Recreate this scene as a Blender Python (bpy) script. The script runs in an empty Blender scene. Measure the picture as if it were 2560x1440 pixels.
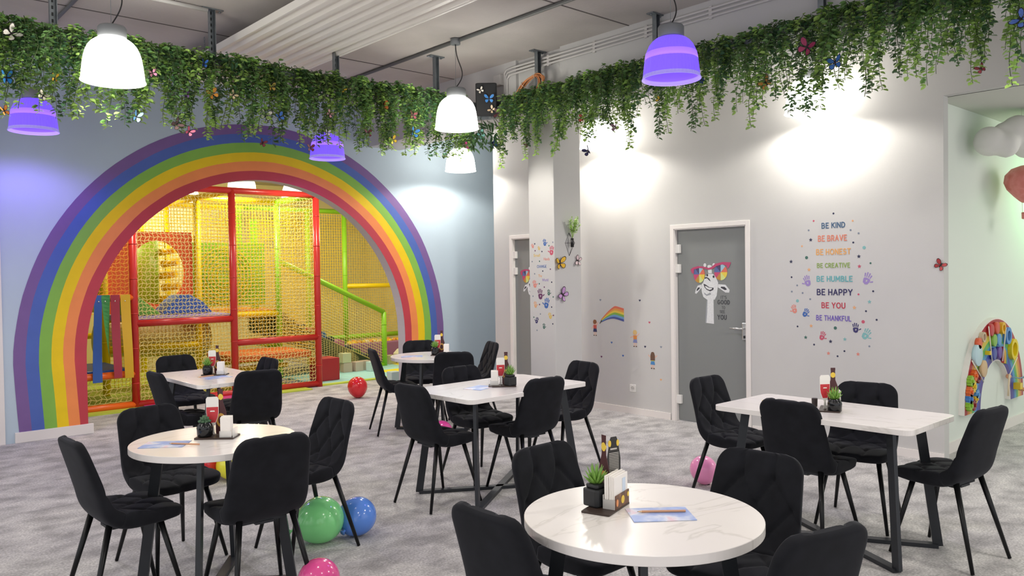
import bpy, bmesh, math, random
from mathutils import Vector, Matrix, noise

S = bpy.context.scene
COL = S.collection
PI = math.pi
R = math.radians

# ------------------------------------------------------------------ camera
cam_data = bpy.data.cameras.new('camera')
cam = bpy.data.objects.new('camera', cam_data)
COL.objects.link(cam)
cam_data.sensor_width = 36.0
cam_data.lens = 36.0 * 1996.3 / 2560.0
cam_data.clip_start = 0.05
cam_data.clip_end = 60
cam.matrix_world = Matrix((
    (0.7432297, 0.0247927, -0.6685768, 0.0),
    (-0.6688727, 0.0054344, -0.7433571, 0.0),
    (-0.0147965, 0.9996778, 0.0206222, 1.58),
    (0, 0, 0, 1)))
S.camera = cam

# ------------------------------------------------------------------ world, exposure
world = bpy.data.worlds.new('hall_daylight')
S.world = world
world.use_nodes = True
wb = world.node_tree.nodes['Background']
wb.inputs[0].default_value = (0.97, 0.97, 1.0, 1)
wb.inputs[1].default_value = 0.78
S.view_settings.view_transform = 'Standard'
S.view_settings.look = 'None'
S.view_settings.gamma = 1.0
S.view_settings.use_curve_mapping = False
S.view_settings.exposure = 0.5
S.cycles.use_denoising = True
S.cycles.max_bounces = 8
S.cycles.sample_clamp_indirect = 6.0
S.cycles.caustics_reflective = False
S.cycles.caustics_refractive = False


def lin(c):
    if isinstance(c, str):
        c = c.lstrip('#')
        c = [int(c[i:i + 2], 16) / 255 for i in (0, 2, 4)]
    return tuple((x / 12.92) if x <= 0.04045 else ((x + 0.055) / 1.055) ** 2.4 for x in c)


LAMP_POS = [  # x, y, kind
    (1.64, 5.82, 'white'), (1.64, 8.22, 'violet'), (4.58, 5.82, 'white'), (4.58, 3.40, 'violet'),
    (4.58, 8.22, 'violet'), (6.52, 8.22, 'white'), (6.52, 3.40, 'white'), (6.52, 5.82, 'white')]
LAMP_Z = 2.90
# unseen fill lights added on the same lamp grid, behind and beside the camera
FILL_REAR = [(1.64, 3.40, 'white'), (1.64, 0.95, 'white'), (4.58, 0.95, 'white'), (-1.3, 5.82, 'white'), (-1.3, 3.4, 'white'),
             (1.64, -1.5, 'white'), (4.58, -1.5, 'white'), (-1.3, 0.95, 'white')]
PLAY_LAMPS = [(4.85, 11.2), (5.95, 11.75), (3.35, 12.4), (4.83, 13.3), (7.2, 11.0), (2.9, 9.6), (5.2, 9.6)]  # last two are unseen, added to brighten the climbing frame's front


def light(name, kind, loc, power, color=(1, 1, 1), **kw):
    d = bpy.data.lights.new(name, kind)
    d.energy = power
    d.color = color
    for k, v in kw.items():
        setattr(d, k, v)
    o = bpy.data.objects.new(name, d)
    COL.objects.link(o)
    o.location = loc
    return o


WARM = (1.0, 0.95, 0.87)
for (lx, ly, kind) in LAMP_POS + FILL_REAR:
    if kind == 'white':
        light('pendant_or_fill_beam', 'SPOT', (lx, ly, LAMP_Z + 0.03), 30 if lx < 3 else (58 if ly < 3 else (36 if lx > 6 else 46)), WARM, spot_size=R(166), spot_blend=0.3, shadow_soft_size=0.07)
    else:
        light('pendant_or_fill_beam', 'SPOT', (lx, ly, LAMP_Z + 0.03), 28 if lx < 3 else 15, (0.36, 0.24, 1.0), spot_size=R(165), spot_blend=0.6, shadow_soft_size=0.1)
for (lx, ly) in PLAY_LAMPS:
    light('playroom_beam', 'POINT', (lx, ly, 2.86), 62 if ly > 10 else 36, (1.0, 0.93, 0.78), shadow_soft_size=0.15)
light('niche_colour_lamp', 'POINT', (9.35, 2.2, 2.25), 6, (0.25, 1.0, 0.3), shadow_soft_size=0.12)
light('niche_ceiling_lamp', 'POINT', (9.4, 0.4, 2.55), 45, (1.0, 0.96, 0.9), shadow_soft_size=0.45)


# ------------------------------------------------------------------ materials
MATS = {}


def mat(name, color, rough=0.5, metal=0.0, spec=0.5, var=0.0, vscale=8.0, bump=0.0, bscale=60.0, sheen=0.0, emit=None,
        estr=1.0, trans=0.0, alpha=1.0, coat=0.0, rnd=0.0):
    if name in MATS:
        return MATS[name]
    m = bpy.data.materials.new(name)
    m.use_nodes = True
    nt = m.node_tree
    b = nt.nodes['Principled BSDF']
    c = lin(color)
    b.inputs['Base Color'].default_value = (*c, 1)
    b.inputs['Roughness'].default_value = rough
    b.inputs['Metallic'].default_value = metal
    b.inputs['Specular IOR Level'].default_value = spec
    b.inputs['Coat Weight'].default_value = coat
    b.inputs['Alpha'].default_value = alpha
    if trans:
        b.inputs['Transmission Weight'].default_value = trans
    if sheen:
        b.inputs['Sheen Weight'].default_value = sheen
        b.inputs['Sheen Roughness'].default_value = 0.45
        b.inputs['Sheen Tint'].default_value = (0.6, 0.62, 0.7, 1)
    if emit:
        b.inputs['Emission Color'].default_value = (*lin(emit), 1)
        b.inputs['Emission Strength'].default_value = estr
    tc = nt.nodes.new('ShaderNodeTexCoord')
    if var:
        n = nt.nodes.new('ShaderNodeTexNoise')
        n.inputs['Scale'].default_value = vscale
        n.inputs['Detail'].default_value = 5
        nt.links.new(tc.outputs['Object'], n.inputs['Vector'])
        r = nt.nodes.new('ShaderNodeValToRGB')
        r.color_ramp.elements[0].position = 0.3
        r.color_ramp.elements[1].position = 0.7
        r.color_ramp.elements[0].color = (*[max(0, x * (1 - var)) for x in c], 1)
        r.color_ramp.elements[1].color = (*[min(1, x * (1 + var)) for x in c], 1)
        nt.links.new(n.outputs['Fac'], r.inputs['Fac'])
        nt.links.new(r.outputs['Color'], b.inputs['Base Color'])
        if rnd:
            oi = nt.nodes.new('ShaderNodeObjectInfo')
            hs = nt.nodes.new('ShaderNodeHueSaturation')
            mr = nt.nodes.new('ShaderNodeMapRange')
            mr.inputs['To Min'].default_value = 1 - rnd
            mr.inputs['To Max'].default_value = 1 + rnd
            nt.links.new(oi.outputs['Random'], mr.inputs['Value'])
            nt.links.new(mr.outputs['Result'], hs.inputs['Value'])
            nt.links.new(r.outputs['Color'], hs.inputs['Color'])
            nt.links.new(hs.outputs['Color'], b.inputs['Base Color'])
    if bump:
        n2 = nt.nodes.new('ShaderNodeTexNoise')
        n2.inputs['Scale'].default_value = bscale
        n2.inputs['Detail'].default_value = 4
        nt.links.new(tc.outputs['Object'], n2.inputs['Vector'])
        bp = nt.nodes.new('ShaderNodeBump')
        bp.inputs['Strength'].default_value = bump
        bp.inputs['Distance'].default_value = 0.01
        nt.links.new(n2.outputs['Fac'], bp.inputs['Height'])
        nt.links.new(bp.outputs['Normal'], b.inputs['Normal'])
    MATS[name] = m
    return m


def emission(name, color, strength):
    if name in MATS:
        return MATS[name]
    m = bpy.data.materials.new(name)
    m.use_nodes = True
    nt = m.node_tree
    nt.nodes.clear()
    e = nt.nodes.new('ShaderNodeEmission')
    e.inputs[0].default_value = (*lin(color), 1)
    e.inputs[1].default_value = strength
    o = nt.nodes.new('ShaderNodeOutputMaterial')
    nt.links.new(e.outputs[0], o.inputs[0])
    MATS[name] = m
    return m


def ramp_mat(name, stops, scale, rough=0.5, detail=6, distortion=0.0, stretch=(1, 1, 1), bump=0.0, bscale=200, sheen=0.0, fine=None):
    """noise driven colour ramp, optionally with a second fine noise multiplied in"""
    m = bpy.data.materials.new(name)
    m.use_nodes = True
    nt = m.node_tree
    b = nt.nodes['Principled BSDF']
    b.inputs['Roughness'].default_value = rough
    b.inputs['Sheen Weight'].default_value = sheen
    tc = nt.nodes.new('ShaderNodeTexCoord')
    mp = nt.nodes.new('ShaderNodeMapping')
    mp.inputs['Scale'].default_value = stretch
    nt.links.new(tc.outputs['Object'], mp.inputs['Vector'])
    n = nt.nodes.new('ShaderNodeTexNoise')
    n.inputs['Scale'].default_value = scale
    n.inputs['Detail'].default_value = detail
    n.inputs['Distortion'].default_value = distortion
    nt.links.new(mp.outputs['Vector'], n.inputs['Vector'])
    r = nt.nodes.new('ShaderNodeValToRGB')
    els = r.color_ramp.elements
    while len(els) < len(stops):
        els.new(0.5)
    for e, (p, c) in zip(els, stops):
        e.position = p
        e.color = (*lin(c), 1)
    nt.links.new(n.outputs['Fac'], r.inputs['Fac'])
    out = r.outputs['Color']
    if fine:
        fs, lo, hi = fine
        n3 = nt.nodes.new('ShaderNodeTexNoise')
        n3.inputs['Scale'].default_value = fs
        n3.inputs['Detail'].default_value = 3
        nt.links.new(tc.outputs['Object'], n3.inputs['Vector'])
        mr = nt.nodes.new('ShaderNodeMapRange')
        mr.inputs['From Min'].default_value = 0.3
        mr.inputs['From Max'].default_value = 0.7
        mr.inputs['To Min'].default_value = lo
        mr.inputs['To Max'].default_value = hi
        nt.links.new(n3.outputs['Fac'], mr.inputs['Value'])
        mx = nt.nodes.new('ShaderNodeVectorMath')
        mx.operation = 'SCALE'
        nt.links.new(out, mx.inputs[0])
        nt.links.new(mr.outputs['Result'], mx.inputs['Scale'])
        out = mx.outputs['Vector']
    nt.links.new(out, b.inputs['Base Color'])
    if bump:
        n2 = nt.nodes.new('ShaderNodeTexNoise')
        n2.inputs['Scale'].default_value = bscale
        n2.inputs['Detail'].default_value = 3
        nt.links.new(tc.outputs['Object'], n2.inputs['Vector'])
        bp = nt.nodes.new('ShaderNodeBump')
        bp.inputs['Strength'].default_value = bump
        bp.inputs['Distance'].default_value = 0.01
        nt.links.new(n2.outputs['Fac'], bp.inputs['Height'])
        nt.links.new(bp.outputs['Normal'], b.inputs['Normal'])
    MATS[name] = m
    return m


WHITE_WALL = mat('white_wall_paint', '#c9c8c6', 0.75, var=0.02, vscale=2, bump=0.05, bscale=150)
BLUE_WALL = mat('pale_blue_wall_paint', '#bccdd9', 0.75, var=0.02, vscale=2, bump=0.05, bscale=150)
GREY_PAINT = mat('grey_jamb_paint', '#b4b4bf', 0.7)
TRIM = mat('white_trim_paint', '#e9e4e0', 0.45)
CARPET = ramp_mat('grey_pile_carpet', [(0.34, '#9a9797'), (0.49, '#b9b6b6'), (0.64, '#cfccca')], 4.5, 0.95, 11, 0.25, (1.0, 1.35, 1.0), 0.5, 260, 0.2,
                  (80, 0.66, 1.32))
CONCRETE = ramp_mat('bare_concrete', [(0.3, '#b9b4b0'), (0.5, '#c5bfbb'), (0.7, '#cdc8c4')], 1.3, 0.85, 8, 0.3, (1, 1, 1), 0.15, 30)
MARBLE = ramp_mat('white_marble_laminate', [(0.0, '#f1ece9'), (0.485, '#efeae7'), (0.503, '#ddd8d3'), (0.515, '#efeae6'), (1.0, '#f2eeeb')], 1.5, 0.22, 5, 1.0,
                  (1.0, 2.6, 1.0))
VELVET = mat('black_velvet', '#191a1f', 0.85, spec=0.2, var=0.25, vscale=14, sheen=0.10)
BLACK_STEEL = mat('black_powder_coated_steel', '#2b2e33', 0.38, 0.2, var=0.05)
LEG_STEEL = mat('satin_black_steel_tube', '#1a1b1d', 0.3, 0.5, var=0.05)
GALV = mat('galvanised_steel', '#8b9296', 0.4, 0.7, var=0.15, vscale=20)
GREY_METAL = mat('grey_cast_metal', '#8e9295', 0.5, 0.3)
DARK_CABLE = mat('black_cable_rubber', '#2a2a2c', 0.6)
WHITE_PLASTIC = mat('white_plastic', '#e8e6e2', 0.4)
CHROME = mat('brushed_chrome', '#d5d5d5', 0.25, 0.9)
BLACK_PLASTIC = mat('black_plastic', '#18181a', 0.35)
GLASS_GREY = mat('grey_satin_glass', '#858887', 0.35, spec=0.4)


# ------------------------------------------------------------------ object helpers
def tag(o, label, cat, group=None, kind=None):
    if label:
        o['label'] = label
    if cat:
        o['category'] = cat
    if group:
        o['group'] = group
    if kind:
        o['kind'] = kind
    return o


def thing(name, label, cat, loc=(0, 0, 0), rotz=0.0, group=None, rot=None):
    o = bpy.data.objects.new(name, None)
    o.empty_display_size = 0.1
    COL.objects.link(o)
    if rot is not None:
        o.matrix_world = Matrix.Translation(loc) @ rot.to_4x4()
    else:
        o.location = loc
        o.rotation_euler = (0, 0, rotz)
    return tag(o, label, cat, group)


WALL_X = Matrix(((0, 0, -1), (-1, 0, 0), (0, 1, 0)))     # local u = -Y, v = Z, w = -X : a wall seen from smaller X
WALL_Y = Matrix(((1, 0, 0), (0, 0, -1), (0, 1, 0)))      # local u = +X, v = Z, w = -Y : a wall seen from smaller Y


class MB:
    def __init__(self):
        self.v, self.f, self.m, self.s = [], [], [], []

    def add(self, verts, faces, mi=0, smooth=False):
        o = len(self.v)
        self.v += [tuple(x) for x in verts]
        for f in faces:
            self.f.append(tuple(i + o for i in f))
            self.m.append(mi)
            self.s.append(smooth)
        return self

    def box(self, c, s, rz=0.0, mi=0, mtx=None):
        vs = []
        for z in (-.5, .5):
            for (x, y) in ((-.5, -.5), (.5, -.5), (.5, .5), (-.5, .5)):
                p = Vector((x * s[0], y * s[1], z * s[2]))
                if mtx is not None:
                    p = mtx @ p
                elif rz:
                    p = Matrix.Rotation(rz, 3, 'Z') @ p
                vs.append((p.x + c[0], p.y + c[1], p.z + c[2]))
        return self.add(vs, [(3, 2, 1, 0), (4, 5, 6, 7), (0, 1, 5, 4), (1, 2, 6, 5), (2, 3, 7, 6), (3, 0, 4, 7)], mi)

    def bar(self, a, b, w, h, mi=0, up=(0, 0, 1)):
        a, b = Vector(a), Vector(b)
        d = (b - a).normalized()
        up = Vector(up)
        if abs(d.dot(up)) > 0.98:
            up = Vector((0, 1, 0))
        sx = d.cross(up).normalized() * (w / 2)
        sy = sx.cross(d).normalized() * (h / 2)
        vs = [a - sx - sy, a + sx - sy, a + sx + sy, a - sx + sy, b - sx - sy, b + sx - sy, b + sx + sy, b - sx + sy]
        return self.add(vs, [(3, 2, 1, 0), (4, 5, 6, 7), (0, 1, 5, 4), (1, 2, 6, 5), (2, 3, 7, 6), (3, 0, 4, 7)], mi)

    def tube(self, path, r, n=10, mi=0, cap=True, closed=False, smooth=True):
        path = [Vector(p) for p in path]
        N = len(path)
        rr = r if isinstance(r, (list, tuple)) else [r] * N
        prev = None
        vs, fs = [], []
        for i in range(N):
            if closed:
                t = path[(i + 1) % N] - path[i - 1]
            else:
                t = path[min(i + 1, N - 1)] - path[max(i - 1, 0)]
            t.normalize()
            if prev is None:
                a = Vector((0, 0, 1)) if abs(t.z) < 0.9 else Vector((1, 0, 0))
                prev = t.cross(a).normalized()
            prev = (prev - t * prev.dot(t)).normalized()
            q = t.cross(prev)
            for k in range(n):
                an = 2 * PI * k / n
                vs.append(path[i] + (prev * math.cos(an) + q * math.sin(an)) * rr[i])
        for i in range(N if closed else N - 1):
            j = (i + 1) % N
            for k in range(n):
                fs.append((i * n + k, i * n + (k + 1) % n, j * n + (k + 1) % n, j * n + k))
        self.add(vs, fs, mi, smooth)
        if cap and not closed:
            o = len(self.v) - len(vs)
            self.f.append(tuple(o + k for k in reversed(range(n))))
            self.f.append(tuple(o + (N - 1) * n + k for k in range(n)))
            self.m += [mi, mi]
            self.s += [False, False]
        return self

    def lathe(self, prof, n=24, c=(0, 0, 0), mi=0, smooth=True, sx=1.0, sy=1.0, closed=False):
        vs, fs = [], []
        for (r, z) in prof:
            for k in range(n):
                a = 2 * PI * k / n
                vs.append((c[0] + r * math.cos(a) * sx, c[1] + r * math.sin(a) * sy, c[2] + z))
        P = len(prof)
        for i in range(P if closed else P - 1):
            j = (i + 1) % P
            for k in range(n):
                fs.append((i * n + k, i * n + (k + 1) % n, j * n + (k + 1) % n, j * n + k))
        self.add(vs, fs, mi, smooth)
        if not closed:
            o = len(self.v) - len(vs)
            if prof[0][0] > 1e-4:
                self.f.append(tuple(o + k for k in reversed(range(n)))); self.m.append(mi); self.s.append(False)
            if prof[-1][0] > 1e-4:
                self.f.append(tuple(o + (P - 1) * n + k for k in range(n))); self.m.append(mi); self.s.append(False)
        return self

    def prism(self, poly, w0, w1, mi=0, axes=None):
        """polygon in (u,v) extruded along w from w0 to w1; axes maps (u,v,w)->xyz"""
        fn = axes or (lambda u, v, w: (u, v, w))
        n = len(poly)
        area = sum(poly[i][0] * poly[(i + 1) % n][1] - poly[(i + 1) % n][0] * poly[i][1] for i in range(n))
        if area < 0:
            poly = poly[::-1]
        vs = [fn(u, v, w0) for u, v in poly] + [fn(u, v, w1) for u, v in poly]
        fs = [tuple(reversed(range(n))), tuple(range(n, 2 * n))]
        for i in range(n):
            j = (i + 1) % n
            fs.append((i, j, n + j, n + i))
        return self.add(vs, fs, mi)

    def sphere(self, c, r, n=20, m=12, mi=0, s=(1, 1, 1)):
        prof = [(r * math.sin(PI * i / m), -r * math.cos(PI * i / m)) for i in range(m + 1)]
        vs, fs = [], []
        for (pr, z) in prof:
            for k in range(n):
                a = 2 * PI * k / n
                vs.append((c[0] + pr * math.cos(a) * s[0], c[1] + pr * math.sin(a) * s[1], c[2] + z * s[2]))
        for i in range(m):
            for k in range(n):
                fs.append((i * n + k, i * n + (k + 1) % n, (i + 1) * n + (k + 1) % n, (i + 1) * n + k))
        return self.add(vs, fs, mi, True)

    def mesh(self, name, mats):
        me = bpy.data.meshes.new(name)
        me.from_pydata(self.v, [], self.f)
        for m in (mats if isinstance(mats, (list, tuple)) else [mats]):
            me.materials.append(m)
        me.polygons.foreach_set('material_index', self.m)
        me.polygons.foreach_set('use_smooth', self.s)
        me.update()
        me.validate()
        bm = bmesh.new()
        bm.from_mesh(me)
        bmesh.ops.remove_doubles(bm, verts=bm.verts, dist=1e-6)
        bmesh.ops.recalc_face_normals(bm, faces=bm.faces)
        bm.to_mesh(me)
        bm.free()
        return me

    def build(self, name, mats, parent=None, bevel=0.0, label=None, seg=2):
        me = self.mesh(name, mats)
        o = bpy.data.objects.new(name, me)
        COL.objects.link(o)
        if parent is not None:
            o.parent = parent
        if bevel:
            b = o.modifiers.new('edge_bevel', 'BEVEL')
            b.width = bevel
            b.segments = seg
            b.limit_method = 'ANGLE'
            b.angle_limit = R(40)
        if label:
            o['label'] = label
        return o


def struct(name, mb, mats, parent=None, bevel=0.0):
    o = mb.build(name, mats, parent, bevel)
    if parent is None:
        o['kind'] = 'structure'
    return o


def structempty(name, loc=(0, 0, 0)):
    o = bpy.data.objects.new(name, None)
    COL.objects.link(o)
    o.location = loc
    o['kind'] = 'structure'
    return o


def dup(root, loc=None, rotz=None, label=None, group=None):
    r = root.copy()
    COL.objects.link(r)
    if loc is not None:
        r.location = loc
    if rotz is not None:
        r.rotation_euler = (0, 0, rotz)
    if label:
        r['label'] = label
    if group:
        r['group'] = group
    for ch in list(root.children):
        c = ch.copy()
        COL.objects.link(c)
        c.parent = r
        for g in list(ch.children):
            d = g.copy()
            COL.objects.link(d)
            d.parent = c
    return r


def circle(cx, cy, r, n=20, ry=None, a0=0.0):
    ry = r if ry is None else ry
    return [(cx + r * math.cos(a0 + 2 * PI * k / n), cy + ry * math.sin(a0 + 2 * PI * k / n)) for k in range(n)]


def rrect(w, h, r, n=5, cx=0, cy=0):
    pts = []
    for (sx, sy, a) in ((1, 1, 0), (-1, 1, 90), (-1, -1, 180), (1, -1, 270)):
        for k in range(n + 1):
            t = R(a + 90 * k / n)
            pts.append((cx + sx * (w / 2 - r) + r * math.cos(t), cy + sy * (h / 2 - r) + r * math.sin(t)))
    return pts


def text_obj(name, s, width, height, m, parent, cx=0, cy=0, w=0.0012, bold=0.012):
    cu = bpy.data.curves.new(name, 'FONT')
    cu.body = s
    cu.align_x = 'CENTER'
    cu.align_y = 'CENTER'
    cu.size = 1.0
    cu.offset = min(bold, .026)
    cu.extrude = 0.02
    cu.resolution_u = 3
    tmp = bpy.data.objects.new('lettering_source', cu)
    COL.objects.link(tmp)
    bpy.context.view_layer.update()
    me = bpy.data.meshes.new_from_object(tmp.evaluated_get(bpy.context.evaluated_depsgraph_get()))
    bpy.data.objects.remove(tmp)
    bpy.data.curves.remove(cu)
    xs = [v.co.x for v in me.vertices]
    ys = [v.co.y for v in me.vertices]
    x0, x1, y0, y1 = min(xs), max(xs), min(ys), max(ys)
    for v in me.vertices:
        v.co.x = (v.co.x - (x0 + x1) / 2) / (x1 - x0) * width + cx
        v.co.y = (v.co.y - (y0 + y1) / 2) / (y1 - y0) * height + cy
        v.co.z = w if v.co.z > 0 else 0.0002
    me.materials.clear()
    me.materials.append(m)
    me.polygons.foreach_set('use_smooth', [False] * len(me.polygons))
    me.name = name
    o = bpy.data.objects.new(name, me)
    COL.objects.link(o)
    o.parent = parent
    return o


def arc(cx, cy, rx, ry, a0, a1, n=10):
    return [(cx + rx * math.cos(R(a0 + (a1 - a0) * k / n)), cy + ry * math.sin(R(a0 + (a1 - a0) * k / n))) for k in range(n + 1)]


GLYPH = {
    'A': [[(0, 0), (.36, 1), (.72, 0)], [(.14, .34), (.58, .34)]], 'B': [[(0, 0), (0, 1)], [(0, 1)] + arc(.28, .76, .26, .24, 90, -90) + [(0, .52)], [(0, .52)] + arc(.32, .26, .30, .26, 90, -90) + [(0, 0)]],
    'C': [arc(.38, .5, .38, .5, 48, 312, 16)], 'D': [[(0, 0), (0, 1)], [(0, 1)] + arc(.2, .5, .44, .5, 90, -90, 12) + [(0, 0)]], 'E': [[(.52, 1), (0, 1), (0, 0), (.54, 0)], [(0, .52), (.44, .52)]],
    'F': [[(.52, 1), (0, 1), (0, 0)], [(0, .5), (.44, .5)]], 'G': [arc(.40, .5, .40, .5, 48, 345, 16) + [(.80, .46), (.46, .46)]], 'H': [[(0, 0), (0, 1)], [(.62, 0), (.62, 1)], [(0, .5), (.62, .5)]],
    'I': [[(0, 0), (0, 1)]], 'K': [[(0, 0), (0, 1)], [(.58, 1), (0, .44)], [(.18, .58), (.60, 0)]], 'L': [[(0, 1), (0, 0), (.50, 0)]], 'M': [[(0, 0), (.04, 1), (.40, .30), (.76, 1), (.80, 0)]],
    'N': [[(0, 0), (0, 1), (.62, 0), (.62, 1)]], 'O': [arc(.40, .5, .40, .5, 0, 360, 22)], 'P': [[(0, 0), (0, 1)], [(0, 1)] + arc(.28, .72, .28, .28, 90, -90) + [(0, .44)]],
    'R': [[(0, 0), (0, 1)], [(0, 1)] + arc(.28, .73, .27, .27, 90, -90) + [(0, .46)], [(.26, .46), (.58, 0)]], 'S': [arc(.28, .75, .26, .25, 35, 270, 10) + arc(.28, .25, .28, .25, 90, -145, 10)],
    'T': [[(0, 1), (.64, 1)], [(.32, 1), (.32, 0)]], 'U': [[(0, 1), (0, .32)] + arc(.31, .32, .31, .32, 180, 360, 10) + [(.62, 1)]], 'V': [[(0, 1), (.34, 0), (.68, 1)]],
    'Y': [[(0, 1), (.33, .48), (.66, 1)], [(.33, .48), (.33, 0)]], "'": [[(0, 1), (0, .78)]]}


def stroke_text(name, s, width, height, m, parent, cx=0, cy=0, weight=.2, w0=0.0002, w1=0.0012):
    """hand lettered capitals built from round ended strokes; weight is the stroke width over the letter height"""
    x, strokes = 0.0, []
    for ch in s:
        if ch == ' ':
            x += .42
            continue
        g = GLYPH[ch]
        for st in g:
            strokes.append([(x + a, b) for a, b in st])
        x += max(a for st in g for a, b in st) + weight + .13
    x -= weight + .13
    hw = weight / 2
    kx, ky = width / (x + weight), height / (1 + weight)
    f = lambda a, b: (cx + (a - x / 2) * kx, cy + (b - .5) * ky)
    mb = MB()
    lift = 0.0
    for i, st in enumerate(strokes):
        for a, b in zip(st, st[1:]):
            d = math.hypot(b[0] - a[0], b[1] - a[1]) or 1e-6
            nx, ny = -(b[1] - a[1]) / d * hw, (b[0] - a[0]) / d * hw
            t0 = math.atan2(ny, nx)
            pl = [(a[0] + hw * math.cos(t0 + PI * k / 5), a[1] + hw * math.sin(t0 + PI * k / 5)) for k in range(6)]
            pl += [(b[0] + hw * math.cos(t0 + PI + PI * k / 5), b[1] + hw * math.sin(t0 + PI + PI * k / 5)) for k in range(6)]
            lift += 1.5e-5
            mb.prism([f(*q) for q in pl], w0, w1 + lift)
    return mb.build(name, m, parent)


# ------------------------------------------------------------------ room shell
CEIL = 3.73
YR = 8.89          # rainbow wall
XW = 6.817         # white wall
struct('floor', MB().box((3.2, 4.6, -0.05), (14.5, 19.4, 0.1)), CARPET)
struct('ceiling', MB().box((1.2, 2.2, CEIL + 0.1), (9.8, 13.6, 0.2)), CONCRETE)
struct('ceiling_slab', MB().box((7.9, 2.2, 3.6), (3.75, 13.6, 0.2)), WHITE_WALL)
struct('beam', MB().box((5.795, 2.0, 3.47), (0.476, 13.78, 0.52)), WHITE_WALL, bevel=0.006)
# panel joints of the ceiling
for i, (yj) in enumerate((7.05, 4.55)):
    struct('ceiling_joint', MB().box((3.0, yj, CEIL - 0.002), (5.1, 0.012, 0.004)), mat('dark_concrete_joint', '#6f6966', 0.9))

ARC_X, ARC_Z, ARC_R = 4.124, 0.752, 1.937
poly = [(1.465, 0), (ARC_X - ARC_R, 0), (ARC_X - ARC_R, ARC_Z)]
poly += [(ARC_X - ARC_R * math.cos(PI * k / 48), ARC_Z + ARC_R * math.sin(PI * k / 48)) for k in range(1, 48)]
poly += [(ARC_X + ARC_R, ARC_Z), (ARC_X + ARC_R, 0), (8.9, 0), (8.9, CEIL), (1.465, CEIL)]
mb = MB().prism(poly, 0, 0.165, 0, lambda u, v, w: (u, YR + w, v))
for i, f in enumerate(mb.f):
    if i >= 2:
        mb.m[i] = 1
struct('wall_back', mb, [BLUE_WALL, GREY_PAINT])
# wall_right with two door openings and the niche opening
D1A, D1B, D2A, D2B, DH = 6.70, 7.565, 4.205, 5.048, 1.995
poly = [(7.915, 0), (D1B, 0), (D1B, DH), (D1A, DH), (D1A, 0), (D2B, 0), (D2B, DH), (D2A, DH), (D2A, 0), (2.43, 0), (2.43, 2.926),
        (-4.6, 2.926), (-4.6, 3.5), (7.915, 3.5)]
struct('wall_right', MB().prism(poly, 0, 0.10, 0, lambda u, v, w: (XW + w, u, v)), WHITE_WALL)
struct('wall_niche', MB().box((9.0, 2.575, 1.46), (4.1, 0.1, 2.93)).box((11.0, -1.0, 1.46), (0.1, 7.0, 2.93)), mat('niche_paint', '#dfe6de', 0.75))
struct('ceiling_niche', MB().box((9.0, -1.0, 2.976), (4.2, 7.1, 0.1)), mat('niche_ceiling_paint', '#cfcfc8', 0.8))
struct('wall_passage', MB().box((8.8, 8.4, 1.75), (0.1, 1.1, 3.5)).box((7.9, 7.86, 1.75), (1.95, 0.1, 3.5)), WHITE_WALL)
struct('column', MB().box((5.8935, 5.875, 1.865), (0.387, 0.37, 3.73)), WHITE_WALL, bevel=0.004)
struct('baseboard_column', MB().box((5.8935, 5.875, 0.03), (0.405, 0.388, 0.06)), TRIM, bevel=0.003)
# beam casing either side of the column
struct('beam_casing', MB().box((5.545, 6.98, 3.51), (0.05, 1.9, 0.44)), WHITE_WALL)
struct('beam_casing', MB().box((5.545, 3.65, 3.51), (0.05, 3.5, 0.44)), WHITE_WALL)
struct('baseboard_back', MB().box((1.888, YR - 0.011, 0.051), (0.69, 0.022, 0.102)), TRIM, bevel=0.004)
struct('baseboard_back', MB().box((7.45, YR - 0.009, 0.04), (2.75, 0.018, 0.08)), TRIM, bevel=0.004)
bb = MB()
for a, b in ((2.43, D2A - 0.06), (D2B + 0.06, D1A - 0.06), (D1B + 0.06, 7.915)):
    bb.box((XW - 0.007, (a + b) / 2, 0.034), (0.014, b - a, 0.068))
struct('baseboard_right', bb, TRIM)
struct('baseboard_niche', MB().box((9.0, 2.517, 0.045), (4.1, 0.016, 0.09)), TRIM)
# playroom shell
PLAYWALL = mat('playroom_yellow_wall', '#e4d8a2', 0.8)
struct('wall_playroom', MB().box((3.8, 14.15, 1.7), (10.0, 0.1, 3.4)).box((-1.1, 11.6, 1.7), (0.1, 5.0, 3.4)).box((8.75, 11.6, 1.7), (0.1, 5.0, 3.4)),
       PLAYWALL)
struct('ceiling_playroom', MB().box((3.8, 11.65, 3.30), (10.0, 5.15, 0.1)), mat('playroom_ceiling_paint', '#a9a38f', 0.85))
# left window beside the rainbow wall
w = structempty('window_1')
struct('window_frame', MB().box((1.43, YR + 0.03, 1.5), (0.07, 0.1, 3.0)).box((0.2, YR + 0.03, 0.03), (2.4, 0.1, 0.06)).box((0.2, YR + 0.03, 2.98), (2.4, 0.1, 0.06)),
       TRIM, w, 0.004)
struct('window_pane', MB().box((0.2, YR + 0.03, 1.5), (2.39, 0.01, 2.9)), mat('clear_glass', '#dfe8e6', 0.03, trans=1.0), w)
struct('wall_left', MB().box((0.2, YR + 0.08, 3.37), (2.53, 0.165, 0.72)), BLUE_WALL)


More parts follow.
